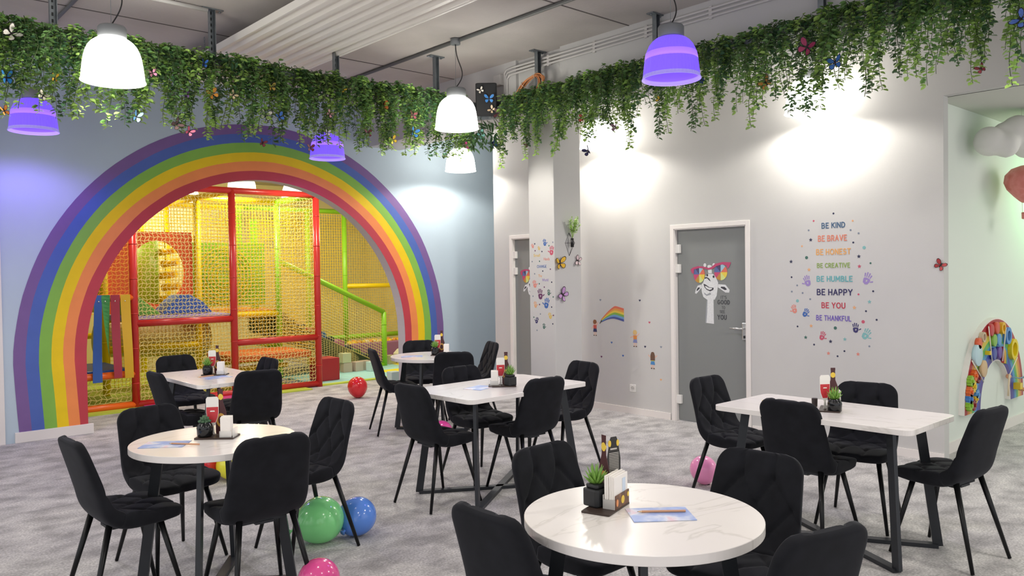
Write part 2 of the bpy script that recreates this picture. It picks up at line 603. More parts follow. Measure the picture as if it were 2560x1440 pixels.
# doors
def make_door(n, ya, yb, hinge_hi):
    d = structempty('door_%d' % n, (XW, 0, 0))
    f = MB()
    for (y, s) in ((ya, -1), (yb, 1)):
        f.box((-0.006, y + s * 0.022, DH / 2 + 0.022), (0.012, 0.044, DH + 0.044))
        f.box((0.03, y - s * 0.005, DH / 2), (0.07, 0.01, DH))
    f.box((-0.006, (ya + yb) / 2, DH + 0.022), (0.012, yb - ya, 0.044))
    f.box((0.03, (ya + yb) / 2, DH - 0.005), (0.07, yb - ya, 0.01))
    struct('door_frame', f, TRIM, d, 0.002)
    struct('door_leaf', MB().box((0.045, (ya + yb) / 2, DH / 2), (0.012, yb - ya - 0.022, DH - 0.022)), GLASS_GREY, d)
    for z in (1.79, 1.585, 0.225):
        struct('hinge', MB().box((0.022, yb - 0.035, z), (0.034, 0.052, 0.09)), WHITE_PLASTIC, d, 0.004)
    h = struct('lock_case', MB().box((0.03, ya + 0.037, 0.965), (0.024, 0.055, 0.165)), CHROME, d, 0.004)
    struct('door_handle', MB().tube([(0.02, ya + 0.04, 0.995), (-0.03, ya + 0.04, 0.995), (-0.035, ya + 0.05, 0.995), (-0.035, ya + 0.165, 0.995)], 0.009, 10), CHROME, h)
    struct('keyhole', MB().box((0.014, ya + 0.037, 0.912), (0.01, 0.012, 0.026)), BLACK_PLASTIC, h)
    return d


make_door(1, D1A, D1B, 1)
make_door(2, D2A, D2B, 1)

# ------------------------------------------------------------------ rainbow mural
rb = thing('rainbow_mural', 'huge painted rainbow in six bands around the playroom archway', 'mural', (ARC_X, YR, 0), rot=WALL_Y)
BANDS = [('violet', '#7b5d97'), ('blue', '#4d68b4'), ('green', '#84b94b'), ('yellow', '#f0cd0c'), ('orange', '#f4914f'), ('red', '#c13f4a')]
bw = (2.575 - ARC_R) / 6


def bound(k, t):
    base = ARC_R + bw * k
    if k == 0:
        return base
    return base + 0.009 * noise.noise(Vector((t * 3.1, k * 7.3, 0.4))) + 0.004 * noise.noise(Vector((t * 9.0, k * 3.1, 2.0)))


for i, (nm, colr) in enumerate(BANDS):
    ko, ki = 6 - i, 5 - i

    def edge(k):
        pts = []
        for j in range(8):
            z = 0.102 + (ARC_Z - 0.102) * j / 8
            lean = 0.035 * (1 - j / 8) if k else 0
            pts.append((-bound(k, -0.2 + j * 0.02) + lean, z))
        for j in range(0, 61):
            a = PI * j / 60
            r = bound(k, a)
            pts.append((-r * math.cos(a), ARC_Z + r * math.sin(a)))
        for j in range(1, 9):
            z = ARC_Z - (ARC_Z - 0.082) * j / 8
            pts.append((bound(k, 3.2 + j * 0.05), z))
        return pts
    eo, ei = edge(ko), edge(ki)
    n = len(eo)
    mb = MB()
    vs = [(u, v, 0.0025) for u, v in eo] + [(u, v, 0.0025) for u, v in ei]
    mb.add(vs, [(q, q + 1, n + q + 1, n + q) for q in range(n - 1)])
    o = mb.build('%s_band' % nm, mat('mural_%s_paint' % nm, colr, 0.65, var=0.04, vscale=5), rb)
    so = o.modifiers.new('paint_thickness', 'SOLIDIFY')
    so.thickness = 0.002
    so.offset = 0

# ------------------------------------------------------------------ chairs
CH_IN = [(-.236, .836), (-.226, .80), (-.214, .76), (-.198, .70), (-.182, .64), (-.166, .58), (-.148, .53), (-.125, .492), (-.09, .468), (-.05, .458), (0.0, .454),
         (.06, .456), (.13, .457), (.185, .451), (.222, .438)]


def resample(pts, n):
    L = [0]
    for a, b in zip(pts, pts[1:]):
        L.append(L[-1] + math.dist(a, b))
    out = []
    for k in range(n):
        t = L[-1] * k / (n - 1)
        i = max(j for j in range(len(L)) if L[j] <= t + 1e-9)
        i = min(i, len(pts) - 2)
        f = (t - L[i]) / (L[i + 1] - L[i])
        out.append((pts[i][0] + (pts[i + 1][0] - pts[i][0]) * f, pts[i][1] + (pts[i + 1][1] - pts[i][1]) * f, t))
    return out


def smooth_path(pts, it=6):
    for _ in range(it):
        pts = [pts[0]] + [((a[0] + 2 * b[0] + c[0]) / 4, (a[1] + 2 * b[1] + c[1]) / 4) for a, b, c in zip(pts, pts[1:], pts[2:])] + [pts[-1]]
    return pts


def segdist(p, a, b):
    ax, ay = a
    bx, by = b
    dx, dy = bx - ax, by - ay
    t = max(0, min(1, ((p[0] - ax) * dx + (p[1] - ay) * dy) / (dx * dx + dy * dy + 1e-12)))
    return math.hypot(p[0] - ax - t * dx, p[1] - ay - t * dy)


def chair_meshes():
    path = resample(smooth_path([q[:2] for q in resample(CH_IN, 60)], 10), 92)
    L = path[-1][2]
    # seams in (x metres, s metres)
    x3, x7 = .068, .155
    segs, buttons = [], []
    rows = [0.0, 0.105, 0.215, 0.325, 0.43]
    segs += [((sx * x3, 0.0), (sx * x3, rows[1])) for sx in (-1, 1)]
    for sx in (-1, 1):
        segs += [((sx * x3, rows[1]), (0, rows[2])), ((sx * x3, rows[1]), (sx * x7, rows[2])), ((sx * x7, rows[2]), (sx * .2, rows[2] + .05)),
                 ((0, rows[2]), (sx * x3, rows[3])), ((sx * x7, rows[2]), (sx * x3, rows[3])), ((sx * x3, rows[3]), (sx * .0, rows[4])),
                 ((sx * x3, rows[3]), (sx * .15, rows[4]))]
        buttons += [(sx * x3, rows[1]), (sx * x3, rows[3]), (sx * x7, rows[2])]
    buttons.append((0, rows[2]))
    crease = 0.435
    segs.append(((-.21, crease), (.21, crease)))
    for sx in (-1, 1):
        segs += [((sx * x3, crease), (0, .53)), ((sx * x3, crease + .0), (sx * x7, .53)), ((0, .53), (sx * x3, .62)), ((sx * x7, .53), (sx * x3, .62)),
                 ((sx * x3, .62), (sx * x3, L)), ((sx * x7, .53), (sx * .2, .57))]
        buttons += [(sx * x3, .62), (sx * x7, .53)]
    buttons.append((0, .53))
    NI, NO = 46, 22
    vs, rings = [], []
    for i, (y, z, s) in enumerate(path):
        a = path[max(i - 1, 0)]
        b = path[min(i + 1, len(path) - 1)]
        ty, tz = b[0] - a[0], b[1] - a[1]
        l = math.hypot(ty, tz)
        ny, nz = -tz / l, ty / l            # towards the sitter
        if nz < -0.3 or (abs(nz) < 0.3 and ny < 0):
            ny, nz = -ny, -nz
        # half width
        u = s / L
        w = .179 + .024 * min(1, s / .30)
        rt, rf = .075, .07
        if s < rt:
            w -= rt - math.sqrt(max(0, rt * rt - (rt - s) ** 2))
        if L - s < rf:
            q = L - s
            w -= rf - math.sqrt(max(0, rf * rf - (rf - q) ** 2))
        t = .034 + .016 * math.exp(-((s - .47) / .12) ** 2) + .006 * u
        e = min(s, L - s)
        if e < .02:
            t *= 0.35 + 0.65 * math.sqrt(max(0.0, 1 - (1 - e / .02) ** 2))
        ring = []
        cup = .020 * math.exp(-((s - .28) / .2) ** 2) + .006
        for k in range(NI):                  # inner face, left to right
            f = k / (NI - 1) * 2 - 1
            x = math.sin(f * PI / 2 * .96) / math.sin(PI / 2 * .96) * w
            edge = 1 - abs(f) ** 8
            d = 1e9
            for sa, sb in segs:
                d = min(d, segdist((x, s), sa, sb))
            bd = min(math.hypot(x - bx, s - by) for bx, by in buttons)
            g = .008 * math.exp(-(d / .007) ** 2) + .010 * math.exp(-(bd / .016) ** 2) - .005 * min(1, d / .03)
            h = t * .5 * max(0, 1 - abs(f) ** 6) ** .5 - g * edge + cup * f * f
            ring.append((x, y + ny * h, z + nz * h))
        for k in range(1, NO + 1):
            f = 1 - 2 * k / (NO + 1)
            x = math.sin(f * PI / 2 * .96) / math.sin(PI / 2 * .96) * w
            ex = max(0.0, min(1.0, (s - .26) / .20)); ex = ex * ex * (3 - 2 * ex)
            ee = max(0.0, min(1.0, (L - s) / .10))
            h = -(t * .5 + .030 * ex * (.25 + .75 * ee)) * max(0, 1 - abs(f) ** 5) ** .5 + cup * f * f
            ring.append((x, y + ny * h, z + nz * h))
        rings.append(len(vs))
        vs += ring
    M = NI + NO
    split = min(range(len(path)), key=lambda i: abs(path[i][2] - crease))

    def part(i0, i1, cap0, cap1):
        mb = MB()
        sub = vs[i0 * M:(i1 + 1) * M]
        fs = []
        for i in range(i1 - i0):
            for k in range(M):
                fs.append((i * M + k, i * M + (k + 1) % M, (i + 1) * M + (k + 1) % M, (i + 1) * M + k))
        mb.add(sub, fs, 0, True)
        mb.f.append(tuple(range(M))); mb.m.append(0); mb.s.append(False)
        n = (i1 - i0) * M
        mb.f.append(tuple(n + k for k in range(M))); mb.m.append(0); mb.s.append(False)
        return mb
    return part(0, split, True, False), part(split, len(path) - 1, False, True)


CB, CS = chair_meshes()
CHAIRS = {
    'A1': (1.157, 4.116, .039, 'black velvet chair left of the left round table, closest to the left edge'),
    'A2': (1.538, 4.594, -1.376, 'black tufted velvet chair behind the nearer left round table, facing the camera'),
    'A3': (1.648, 3.706, 1.532, 'black velvet chair with its plain back towards us in front of the left round table'),
    'A4': (2.173, 4.223, 3.181, 'black tufted velvet chair right of the left round table, beside the blue balloon'),
    'B1': (2.671, 7.498, -1.493, 'black velvet chair behind the left rectangular table, against the red climbing frame'),
    'B2': (2.30, 6.50, .02, 'black velvet chair seen side on, left of the table by the play area'),
    'B3': (2.725, 6.19, 1.43, 'black velvet chair with plain back to us at the table by the play area'),
    'B4': (2.944, 6.80, 3.134, 'black velvet chair mostly hidden behind another backrest at the table by the play area'),
    'C1': (4.439, 6.709, -.362, 'black velvet chair left of the far small round table, beside the red balloon'),
    'C2': (5.013, 7.02, -2.002, 'black velvet chair behind the far round table, before the foot of the painted rainbow'),
    'C3': (4.704, 6.088, .937, 'black velvet chair with plain back in front of the far round table'),
    'C4': (5.295, 6.517, 2.77, 'black velvet chair at the right of the far round table, before the pale blue wall'),
    'D1': (3.265, 4.426, .036, 'black velvet chair at the left short end of the middle rectangular table'),
    'D2': (3.905, 4.758, -1.597, 'black velvet chair behind the middle rectangular table, above the small pink balloon'),
    'D3': (3.901, 4.207, 1.531, 'black velvet chair with plain back tucked in front of the middle rectangular table'),
    'D4': (4.566, 4.473, 3.025, 'black velvet chair at the right short end of the middle rectangular table'),
    'E1': (2.371, 2.233, -1.535, 'black tufted velvet chair behind the nearest round table, seen from its quilted front'),
    'E2': (1.814, 1.907, -.018, 'black velvet chair cut off by the bottom edge, left of the nearest round table'),
    'E3': (2.676, 1.712, 3.213, 'black quilted velvet chair at the right of the nearest round table'),
    'E4': (2.218, 1.303, 1.332, 'black velvet chair back cut by the bottom edge, right front of the nearest round table'),
    'F1': (4.654, 2.979, -1.613, 'black tufted velvet chair at the left end of the right table, before the grey door'),
    'F2': (4.345, 2.285, -.013, 'black velvet chair with plain back at the near long side of the right rectangular table'),
    'F3': (4.876, 2.233, 3.341, 'black velvet chair at the far long side of the right table, against the white wall'),
    'F4': (4.641, 1.634, 1.442, 'black velvet chair at the right end of the right table, nearest the right edge')}
GR = {'A': 'chairs at the left round table', 'B': 'chairs at the table by the play area', 'C': 'chairs at the far round table',
      'D': 'chairs at the middle rectangular table', 'E': 'chairs at the nearest round table', 'F': 'chairs at the right rectangular table'}
proto = None
for key, (x, y, a, lab) in CHAIRS.items():
    if proto is None:
        proto = thing('dining_chair', lab, 'chair', (x, y, 0), a - PI / 2, GR[key[0]])
        CB.build('backrest', VELVET, proto)
        CS.build('seat', VELVET, proto)
        fr = MB()
        fr.box((0, .01, .402), (.09, .20, .012)).box((0, -.07, .410), (.22, .03, .012)).box((0, .10, .408), (.24, .03, .012))
        fr.build('seat_frame', BLACK_STEEL, proto)
        for (tx, ty, bx, by) in ((-.135, .115, -.205, .215), (.135, .115, .205, .215), (-.13, -.105, -.20, -.22), (.13, -.105, .20, -.22)):
            MB().tube([(tx, ty, .436), (bx, by, .004)], [.0155, .0095], 12).build('leg', LEG_STEEL, proto)
    else:
        dup(proto, (x, y, 0), a - PI / 2, lab, GR[key[0]])


# ------------------------------------------------------------------ tables
def table_base(t, foot, top, steel):
    """four flat steel posts meeting a crossed floor bar and a crossed top bar"""
    for (fx, fy), (tx, ty) in zip(foot, top):
        MB().bar((fx, fy, 0.012), (tx, ty, .715), .05, .022, up=(-fy, fx, 0)).build('leg', steel, t)
    for nm, pts, z in (('floor_bar', foot, .012), ('top_bar', top, .707)):
        mb = MB()
        for k in range(2):
            a, b = pts[k], pts[k + 2]
            mb.bar((a[0], a[1], z), (b[0], b[1], z), .05, .022)
        mb.build(nm, steel, t)


def round_table(name, x, y, ang, label):
    t = thing('round_table', label, 'table', (x, y, 0), 0, 'round white topped tables')
    mb = MB().lathe([(0.0, .718), (.3985, .718), (.40, .7195), (.40, .7485), (.3985, .75), (0, .75)], 96, smooth=False)
    mb.build('tabletop', MARBLE, t)
    foot = [(.37 * math.cos(R(ang + 90 * k)), .37 * math.sin(R(ang + 90 * k))) for k in range(4)]
    top = [(.27 * math.cos(R(ang + 90 * k)), .27 * math.sin(R(ang + 90 * k))) for k in range(4)]
    table_base(t, foot, top, BLACK_STEEL)
    return t


def rect_table(x, y, L, W, along_y, label, rz=0.0):
    t = thing('rectangular_table', label, 'table', (x, y, 0), (PI / 2 if along_y else 0) + rz, 'rectangular white topped tables')
    MB().prism(rrect(L, W, .05, 6), .720, .75).build('tabletop', MARBLE, t, 0.002)
    fx, fy = L / 2 - .085, W / 2 - .045
    tx, ty = L / 2 - .15, W / 2 - .13
    foot = [(fx, fy), (-fx, fy), (-fx, -fy), (fx, -fy)]
    top = [(tx, ty), (-tx, ty), (-tx, -ty), (tx, -ty)]
    table_base(t, foot, top, BLACK_STEEL)
    return t


round_table('A', 1.575, 4.035, 55, 'round white marble table at left with black pot and bottle card, yellow balloon under it')
round_table('C', 4.735, 6.50, 35, 'small round white table farthest back, beside the foot of the painted rainbow')
round_table('E', 2.12, 1.715, 40, 'nearest round white marble table at the bottom, holding napkins and a blue flyer')
rect_table(2.58, 6.61, 1.08, .64, True, 'rectangular white marble table in front of the red climbing frame')
rect_table(3.795, 4.385, 1.15, .73, False, 'rectangular white marble table in the middle of the room', R(1.5))
rect_table(4.455, 2.215, 1.16, .63, True, 'rectangular white marble table at right in front of the lettered white wall')

# ------------------------------------------------------------------ pendant lamps
LIT = emission('lit_prismatic_shade', '#fffaf0', 9.0)
LIT_RIM = mat('prismatic_rim', '#e8e8e6', 0.25, emit='#fffaf2', estr=0.9)
VIO = mat('violet_lit_shade', '#7a5ce0', 0.3, emit='#6a4ce0', estr=0.78)
VIO_BAND = mat('violet_bulb_glow', '#c080f0', 0.3, emit='#8660ec', estr=0.85)
VIO_RIM = mat('violet_rim', '#a798e6', 0.2, emit='#9183e0', estr=0.45)


def ribbed(prof, n=96, amp=.0022, thick=.004):
    """open ribbed dome with wall thickness: outer profile down, inner profile back up"""
    mb = MB()
    vs, fs = [], []
    full = [(r, z, 1) for r, z in prof] + [(r - thick, z, 0) for r, z in reversed(prof)]
    for (r, z, o) in full:
        for k in range(n):
            a = 2 * PI * k / n
            q = r + (amp if (k % 2 and o) else 0)
            vs.append((q * math.cos(a), q * math.sin(a), z))
    P = len(full)
    for i in range(P):
        j = (i + 1) % P
        for k in range(n):
            fs.append((i * n + k, i * n + (k + 1) % n, j * n + (k + 1) % n, j * n + k))
    return mb.add(vs, fs, 0, False)


def make_lamp(kind):
    t = thing('pendant_lamp', 'lamp', 'lamp')
    MB().lathe([(.045, CEIL - LAMP_Z - .055), (.045, CEIL - LAMP_Z - .003)], 20).build('canopy', GREY_METAL, t)
    top = .372
    H = CEIL - LAMP_Z - .055
    path = []
    for k in range(25):
        f = k / 24
        path.append((.035 * math.sin(f * PI * 1.1) + .03 * math.sin(f * PI) - .012 * math.sin(f * 2 * PI), .02 * math.sin(2 * PI * f), H + (top - H) * f))
    MB().tube(path, .0045, 8).build('cable', DARK_CABLE, t)
    MB().tube([(-.005, 0, top - .01), (-.005, 0, H)], .0016, 6).build('suspension_wire', GALV, t)
    MB().lathe([(.07, .285), (.088, .29), (.09, .30), (.09, .36), (.082, .372), (.03, .374), (.012, .39), (0, .39)], 32).build('lamp_cap', GREY_METAL, t)
    up = [(.085, .288), (.105, .280), (.128, .262), (.150, .235), (.166, .20), (.177, .16), (.184, .115), (.189, .075), (.192, .045), (.194, .028)]
    lo = [(.194, .028), (.198, .012), (.203, .004), (.203, .0)]
    if kind == 'white':
        ribbed(up).build('lamp_shade', LIT, t)
        ribbed(lo).build('shade_rim', LIT_RIM, t)
        MB().lathe([(.02, .30), (.035, .26), (.045, .20), (.035, .14), (0, .125)], 20).build('bulb', LIT, t)
    else:
        ribbed(up).build('lamp_shade', VIO, t)
        ribbed(lo).build('shade_rim', VIO_RIM, t)
        MB().lathe([(.1762, .182), (.1815, .155), (.1845, .135)], 64).build('glow_band', VIO_BAND, t)
        MB().lathe([(.02, .30), (.035, .26), (.045, .20), (.035, .14), (0, .125)], 20).build('bulb', VIO_BAND, t)
    return t


LP = {'white': make_lamp('white'), 'violet': make_lamp('violet')}
lamp_labels = ['lit white dome lamp nearest to us at upper left, before the greenery',
               'violet lit dome lamp farthest left, hanging against the pale blue wall',
               'lit white dome lamp in the middle, left of the black loudspeaker',
               'violet lit dome lamp at upper right in front of the green vines',
               'violet lit dome lamp hanging before the top of the painted rainbow',
               'small lit white lamp under the vines before the pale blue wall end',
               'lit white lamp behind the vines at right, glaring on the wall above the lettering',
               'lit white lamp behind the vines beside the column, glaring on the wall']
used = set()
for (lx, ly, kind), lab in zip(LAMP_POS, lamp_labels):
    if kind not in used:
        used.add(kind)
        o = LP[kind]
        o.location = (lx, ly, LAMP_Z)
    else:
        o = dup(LP[kind], (lx, ly, LAMP_Z))
    o.rotation_euler = (0, 0, R(random.uniform(-30, 30)))
    o['label'] = lab
    o['group'] = '%s pendant lamps' % kind

# conduit along the lamp row
o = MB().tube([(4.60, -2.0, CEIL - .018), (4.60, 8.85, CEIL - .018)], .017, 10).build('ceiling_conduit', mat('grey_conduit', '#6f7271', 0.5))
tag(o, 'dark grey conduit running along the ceiling over the lamp row', 'conduit')
o = MB().tube([(1.66, -2.0, CEIL - .018), (1.66, 8.85, CEIL - .018)], .014, 10).build('ceiling_conduit', mat('grey_conduit', '#6f7271', 0.5))
tag(o, 'thin grey conduit crossing the ceiling in the upper left corner', 'conduit')
o = MB().tube([(1.75, 6.38, CEIL - .02), (2.52, 6.40, CEIL - .02)], .016, 10).build('ceiling_conduit', WHITE_PLASTIC)
tag(o, 'short white pipe on the ceiling beside a steel strut, upper left', 'pipe')

# corrugated radiant panel under the ceiling
t = thing('radiant_panel', 'long white corrugated heating panel hung under the ceiling', 'heating panel', (0, 0, 0))
x0, x1, y0, y1, zp = 2.80, 3.71, 1.0, 8.1, 3.55
n = 7
pts = []
steps = 112
for k in range(steps + 1):
    f = k / steps
    ph = (f * n) % 1
    d = 0.0 if ph < .18 or ph > .82 else .030 * min(1, min((ph - .18), (.82 - ph)) / .16)
    pts.append((x0 + (x1 - x0) * f, zp + d))
mb = MB()
vs = [(x, y0, z) for x, z in pts] + [(x, y1, z) for x, z in pts]
m_ = len(pts)
mb.add(vs, [(k, k + 1, m_ + k + 1, m_ + k) for k in range(m_ - 1)])
o = mb.build('corrugated_sheet', mat('cream_panel_enamel', '#f4f0e9', 0.45), t)
so = o.modifiers.new('sheet', 'SOLIDIFY'); so.thickness = .004
MB().box((x0, (y0 + y1) / 2, zp + .02), (.012, y1 - y0, .06)).box((x1, (y0 + y1) / 2, zp + .02), (.012, y1 - y0, .06)).box(((x0 + x1) / 2, y1, zp + .02), (x1 - x0, .012, .06)).build(
    'panel_edge', mat('cream_panel_enamel', '#f4f0e9', 0.45), t)
for (cx, cy) in ((x0, 7.2), (x1, 7.2), (x0, 4.2), (x1, 4.2)):
    mb = MB()
    for k in range(7):
        zc = zp + .06 + k * .02
        mb.tube([(cx + (.006 * math.cos(a) if k % 2 else 0), cy + (0 if k % 2 else .006 * math.cos(a)), zc + .012 * math.sin(a)) for a in [2 * PI * q / 8 for q in range(8)]], .002, 5, closed=True)
    mb.build('hanging_chain', GALV, t)

# ------------------------------------------------------------------ steel tray the greenery hangs from
t = thing('suspended_steel_frame', 'L shaped galvanised tray on ceiling struts carrying the green vines', 'hanging frame', (0, 0, 0))
TY, TX, TZ = 6.42, 5.46, 3.27


def tray(a, b):
    a, b = Vector(a), Vector(b)
    d = (b - a).normalized()
    s = Vector((-d.y, d.x, 0))
    mb = MB()
    for sg in (-1, 1):
        mb.bar(a + s * .06 * sg + Vector((0, 0, .025)), b + s * .06 * sg + Vector((0, 0, .025)), .004, .05)
    L = (b - a).length
    k = 0
    while k < L:
        mb.bar(a + d * k - s * .06, a + d * k + s * .06, .04, .004)
        k += .075
    return mb


tray((-1.2, TY, TZ), (TX + .06, TY, TZ)).build('tray', GALV, t)
tray((TX, TY, TZ), (TX, -1.0, TZ)).build('tray', GALV, t)
for (sx, sy) in ((1.42, TY), (2.56, TY), (3.68, TY), (4.80, TY), (TX, 5.645), (TX, 4.205), (TX, 2.745), (TX, 1.2), (.2, TY)):
    mb = MB()
    mb.box((sx - .022, sy, (TZ + CEIL) / 2), (.004, .042, CEIL - TZ)).box((sx + .022, sy, (TZ + CEIL) / 2), (.004, .042, CEIL - TZ))
    mb.box((sx, sy + .019, (TZ + CEIL) / 2), (.044, .004, CEIL - TZ))
    for k in range(9):
        mb.box((sx, sy + .0165, TZ + .05 + k * .048), (.012, .003, .024), mi=1)
    q = mb.build('strut', [GALV, mat('dark_slot', '#2e3032', 0.8)], t)
    pl = MB().box((sx, sy, CEIL - .005), (.17, .07, .01))
    for sg in (-1, 1):
        pl.lathe([(.009, -.012), (.009, 0)], 6, (sx + sg * .065, sy, CEIL - .008))
    pl.build('ceiling_plate', GALV, q)

# ------------------------------------------------------------------ hanging artificial vines
LEAF_A = mat('leaf_mid_green', '#7ba564', 0.45, var=0.35, vscale=9, rnd=0.25)
LEAF_B = mat('leaf_light_green', '#a9cc6c', 0.45, var=0.30, vscale=9, rnd=0.2)
LEAF_C = mat('leaf_dark_green', '#456c4e', 0.45, var=0.3, vscale=9, rnd=0.25)
STEM = mat('vine_stem_green', '#4b5a36', 0.7)
for m in (LEAF_A, LEAF_B, LEAF_C):
    nt = m.node_tree
    tr = nt.nodes.new('ShaderNodeBsdfTranslucent')
    tr.inputs[0].default_value = (0.32, 0.5, 0.14, 1)
    mx = nt.nodes.new('ShaderNodeMixShader')
    mx.inputs[0].default_value = 0.22
    out = nt.nodes['Material Output']
    nt.links.new(nt.nodes['Principled BSDF'].outputs[0], mx.inputs[1])
    nt.links.new(tr.outputs[0], mx.inputs[2])
    nt.links.new(mx.outputs[0], out.inputs[0])


def leaf(mb, base, d, up, L, W, mi):
    d = d.normalized()
    s = d.cross(up)
    if s.length < 1e-3:
        s = Vector((1, 0, 0))
    s.normalize()
    nrm = s.cross(d)
    b = base
    p1 = b + d * L * .35 + s * W / 2 + nrm * L * .05
    p2 = b + d * L * .35 - s * W / 2 + nrm * L * .05
    p3 = b + d * L * .75 + s * W * .38 + nrm * L * .02
    p4 = b + d * L * .75 - s * W * .38 + nrm * L * .02
    tip = b + d * L - nrm * L * .10
    mid = b + d * L * .5 - nrm * L * .06
    mb.add([b, p1, p3, tip, p4, p2, mid], [(0, 1, 6), (1, 2, 6), (2, 3, 6), (3, 4, 6), (4, 5, 6), (5, 0, 6)], mi, True)


def strand_mesh(rng, length, nstem, dens, lsz, spread, weights, short=.55):
    """stems that climb over the tray lip and trail down; local origin on the tray, y towards the viewer side"""
    mb = MB()
    for sidx in range(nstem):
        x, y, z = rng.uniform(-.05, .05), rng.uniform(-.02, .06), rng.uniform(.02, .07)
        ll = length * rng.uniform(short, 1.0) if sidx else length
        pts = [Vector((x, y, z))]
        ax, ay = rng.uniform(-spread, spread), rng.uniform(.02, .11)
        n = max(8, int(ll / .028))
        ph = rng.uniform(0, 6)
        for k in range(1, n + 1):
            f = k / n
            pts.append(Vector((x + ax * math.sin(f * PI / 2) + .02 * math.sin(f * 7 + ph), y + ay * min(1, f * 4) + .012 * math.sin(f * 9 + ph), z + .03 * math.sin(min(1, f * 5) * PI) - ll * max(0, f - .06) / .94)))
        mb.tube(pts, .0022, 4, 3, smooth=False)
        mi = rng.choices((0, 1, 2), weights)[0]
        for k in range(len(pts) - 1):
            f = k / n
            m2 = mi
            if f > .72 and rng.random() < .55 and mi != 2:
                m2 = 1
            for q in range(dens):
                a = rng.uniform(0, 2 * PI)
                base = pts[k].lerp(pts[k + 1], rng.random())
                d = Vector((math.cos(a), math.sin(a), rng.uniform(-.7, .25)))
                L = lsz * rng.uniform(.65, 1.15) * (1.0 - .12 * f)
                leaf(mb, base + d * .006, d, Vector((rng.uniform(-.5, .5), rng.uniform(-.5, .5), 1)), L, L * rng.uniform(.55, .8), m2)
    return mb.mesh('vine_strand', [LEAF_A, LEAF_B, LEAF_C, STEM])


def spiky_mesh(rng):
    mb = MB()
    for k in range(26):
        a = rng.uniform(0, 2 * PI)
        base = Vector((rng.uniform(-.05, .05), rng.uniform(.0, .08), rng.uniform(-.2, .05)))
        d = Vector((math.cos(a) * .8, abs(math.sin(a)) * .6, rng.uniform(-1.2, .1)))
        L = rng.uniform(.06, .11)
        leaf(mb, base, d, Vector((0, .6, 1)), L, L * .26, 2)
    mb.tube([(0, 0, .04), (0, .05, .0), (0, .06, -.2)], .003, 5, 3)
    return mb.mesh('dark_leaf_spray', [LEAF_A, LEAF_B, LEAF_C, STEM])


rng = random.Random(11)
LONG = [strand_mesh(rng, rng.uniform(.50, .66), 3, 4, .046, .055, (5, 4, 2), .72) for _ in range(7)]
MIDS = [strand_mesh(rng, rng.uniform(.30, .46), 4, 3, .047, .06, (5, 4, 3)) for _ in range(5)]
BUSH = [strand_mesh(rng, rng.uniform(.22, .32), 5, 3, .046, .10, (4, 2, 4)) for _ in range(6)]
SPK = [spiky_mesh(rng) for _ in range(2)]


def hang(me, x, y, rz, label, group, z=TZ + .02, sc=1.0, cat='artificial plant', name='vine_strand'):
    o = bpy.data.objects.new(name, me)
    COL.objects.link(o)
    o.location = (x, y, z)
    o.rotation_euler = (0, 0, rz)
    o.scale = (sc, 1, sc)
    return tag(o, label, cat, group)


def vines(n_long, n_mid, n_bush, n_spk, where, side):
    spec = [(LONG, n_long, 'long trailing vine strand hanging from the %s steel tray' % side, 'long vines on the %s tray' % side),
            (MIDS, n_mid, 'medium leafy vine strand hanging from the %s steel tray' % side, 'medium vines on the %s tray' % side),
            (BUSH, n_bush, 'short dense leaf bunch covering the %s steel tray' % side, 'leaf bunches on the %s tray' % side),
            (SPK, n_spk, 'dark long leaved spray among the vines on the %s steel tray' % side, 'dark sprays on the %s tray' % side)]
    for meshes, n, lab, grp in spec:
        for k in range(n):
            f = (k + rng.uniform(.1, .9)) / n
            if meshes is LONG:
                f = (k + .5 + .42 * math.sin(k * 2.3) + rng.uniform(-.25, .25)) / n
            x, y, rz = where(f)
            hang(rng.choice(meshes), x, y, rz + rng.uniform(-.25, .25), lab, grp, TZ + rng.uniform(0, .03), rng.uniform(.88, 1.12),
                 name='leaf_spray' if meshes is SPK else ('leaf_bunch' if meshes is BUSH else 'vine_strand'))


LX0, LX1 = .75, 5.08
vines(44, 34, 34, 12, lambda f: (LX0 + (LX1 - LX0) * f, TY - .05 + rng.uniform(-.02, .05), PI), 'left')
RY0, RY1 = 6.0, 1.15
vines(46, 34, 30, 12, lambda f: (TX - .05 + rng.uniform(-.02, .05), RY0 + (RY1 - RY0) * f, PI / 2), 'right')


# ------------------------------------------------------------------ butterflies
def wing_poly(s):
    up = [(0.0, .0), (.10, .32), (.38, .62), (.72, .70), (.86, .55), (.80, .30), (.55, .06), (.28, -.02)]
    lo = [(.0, -.02), (.30, -.06), (.58, -.10), (.70, -.30), (.60, -.55), (.40, -.66), (.20, -.52), (.05, -.25)]
    return [[(x * s, y * s) for x, y in q] for q in (up, lo)]


BF_CACHE = {}


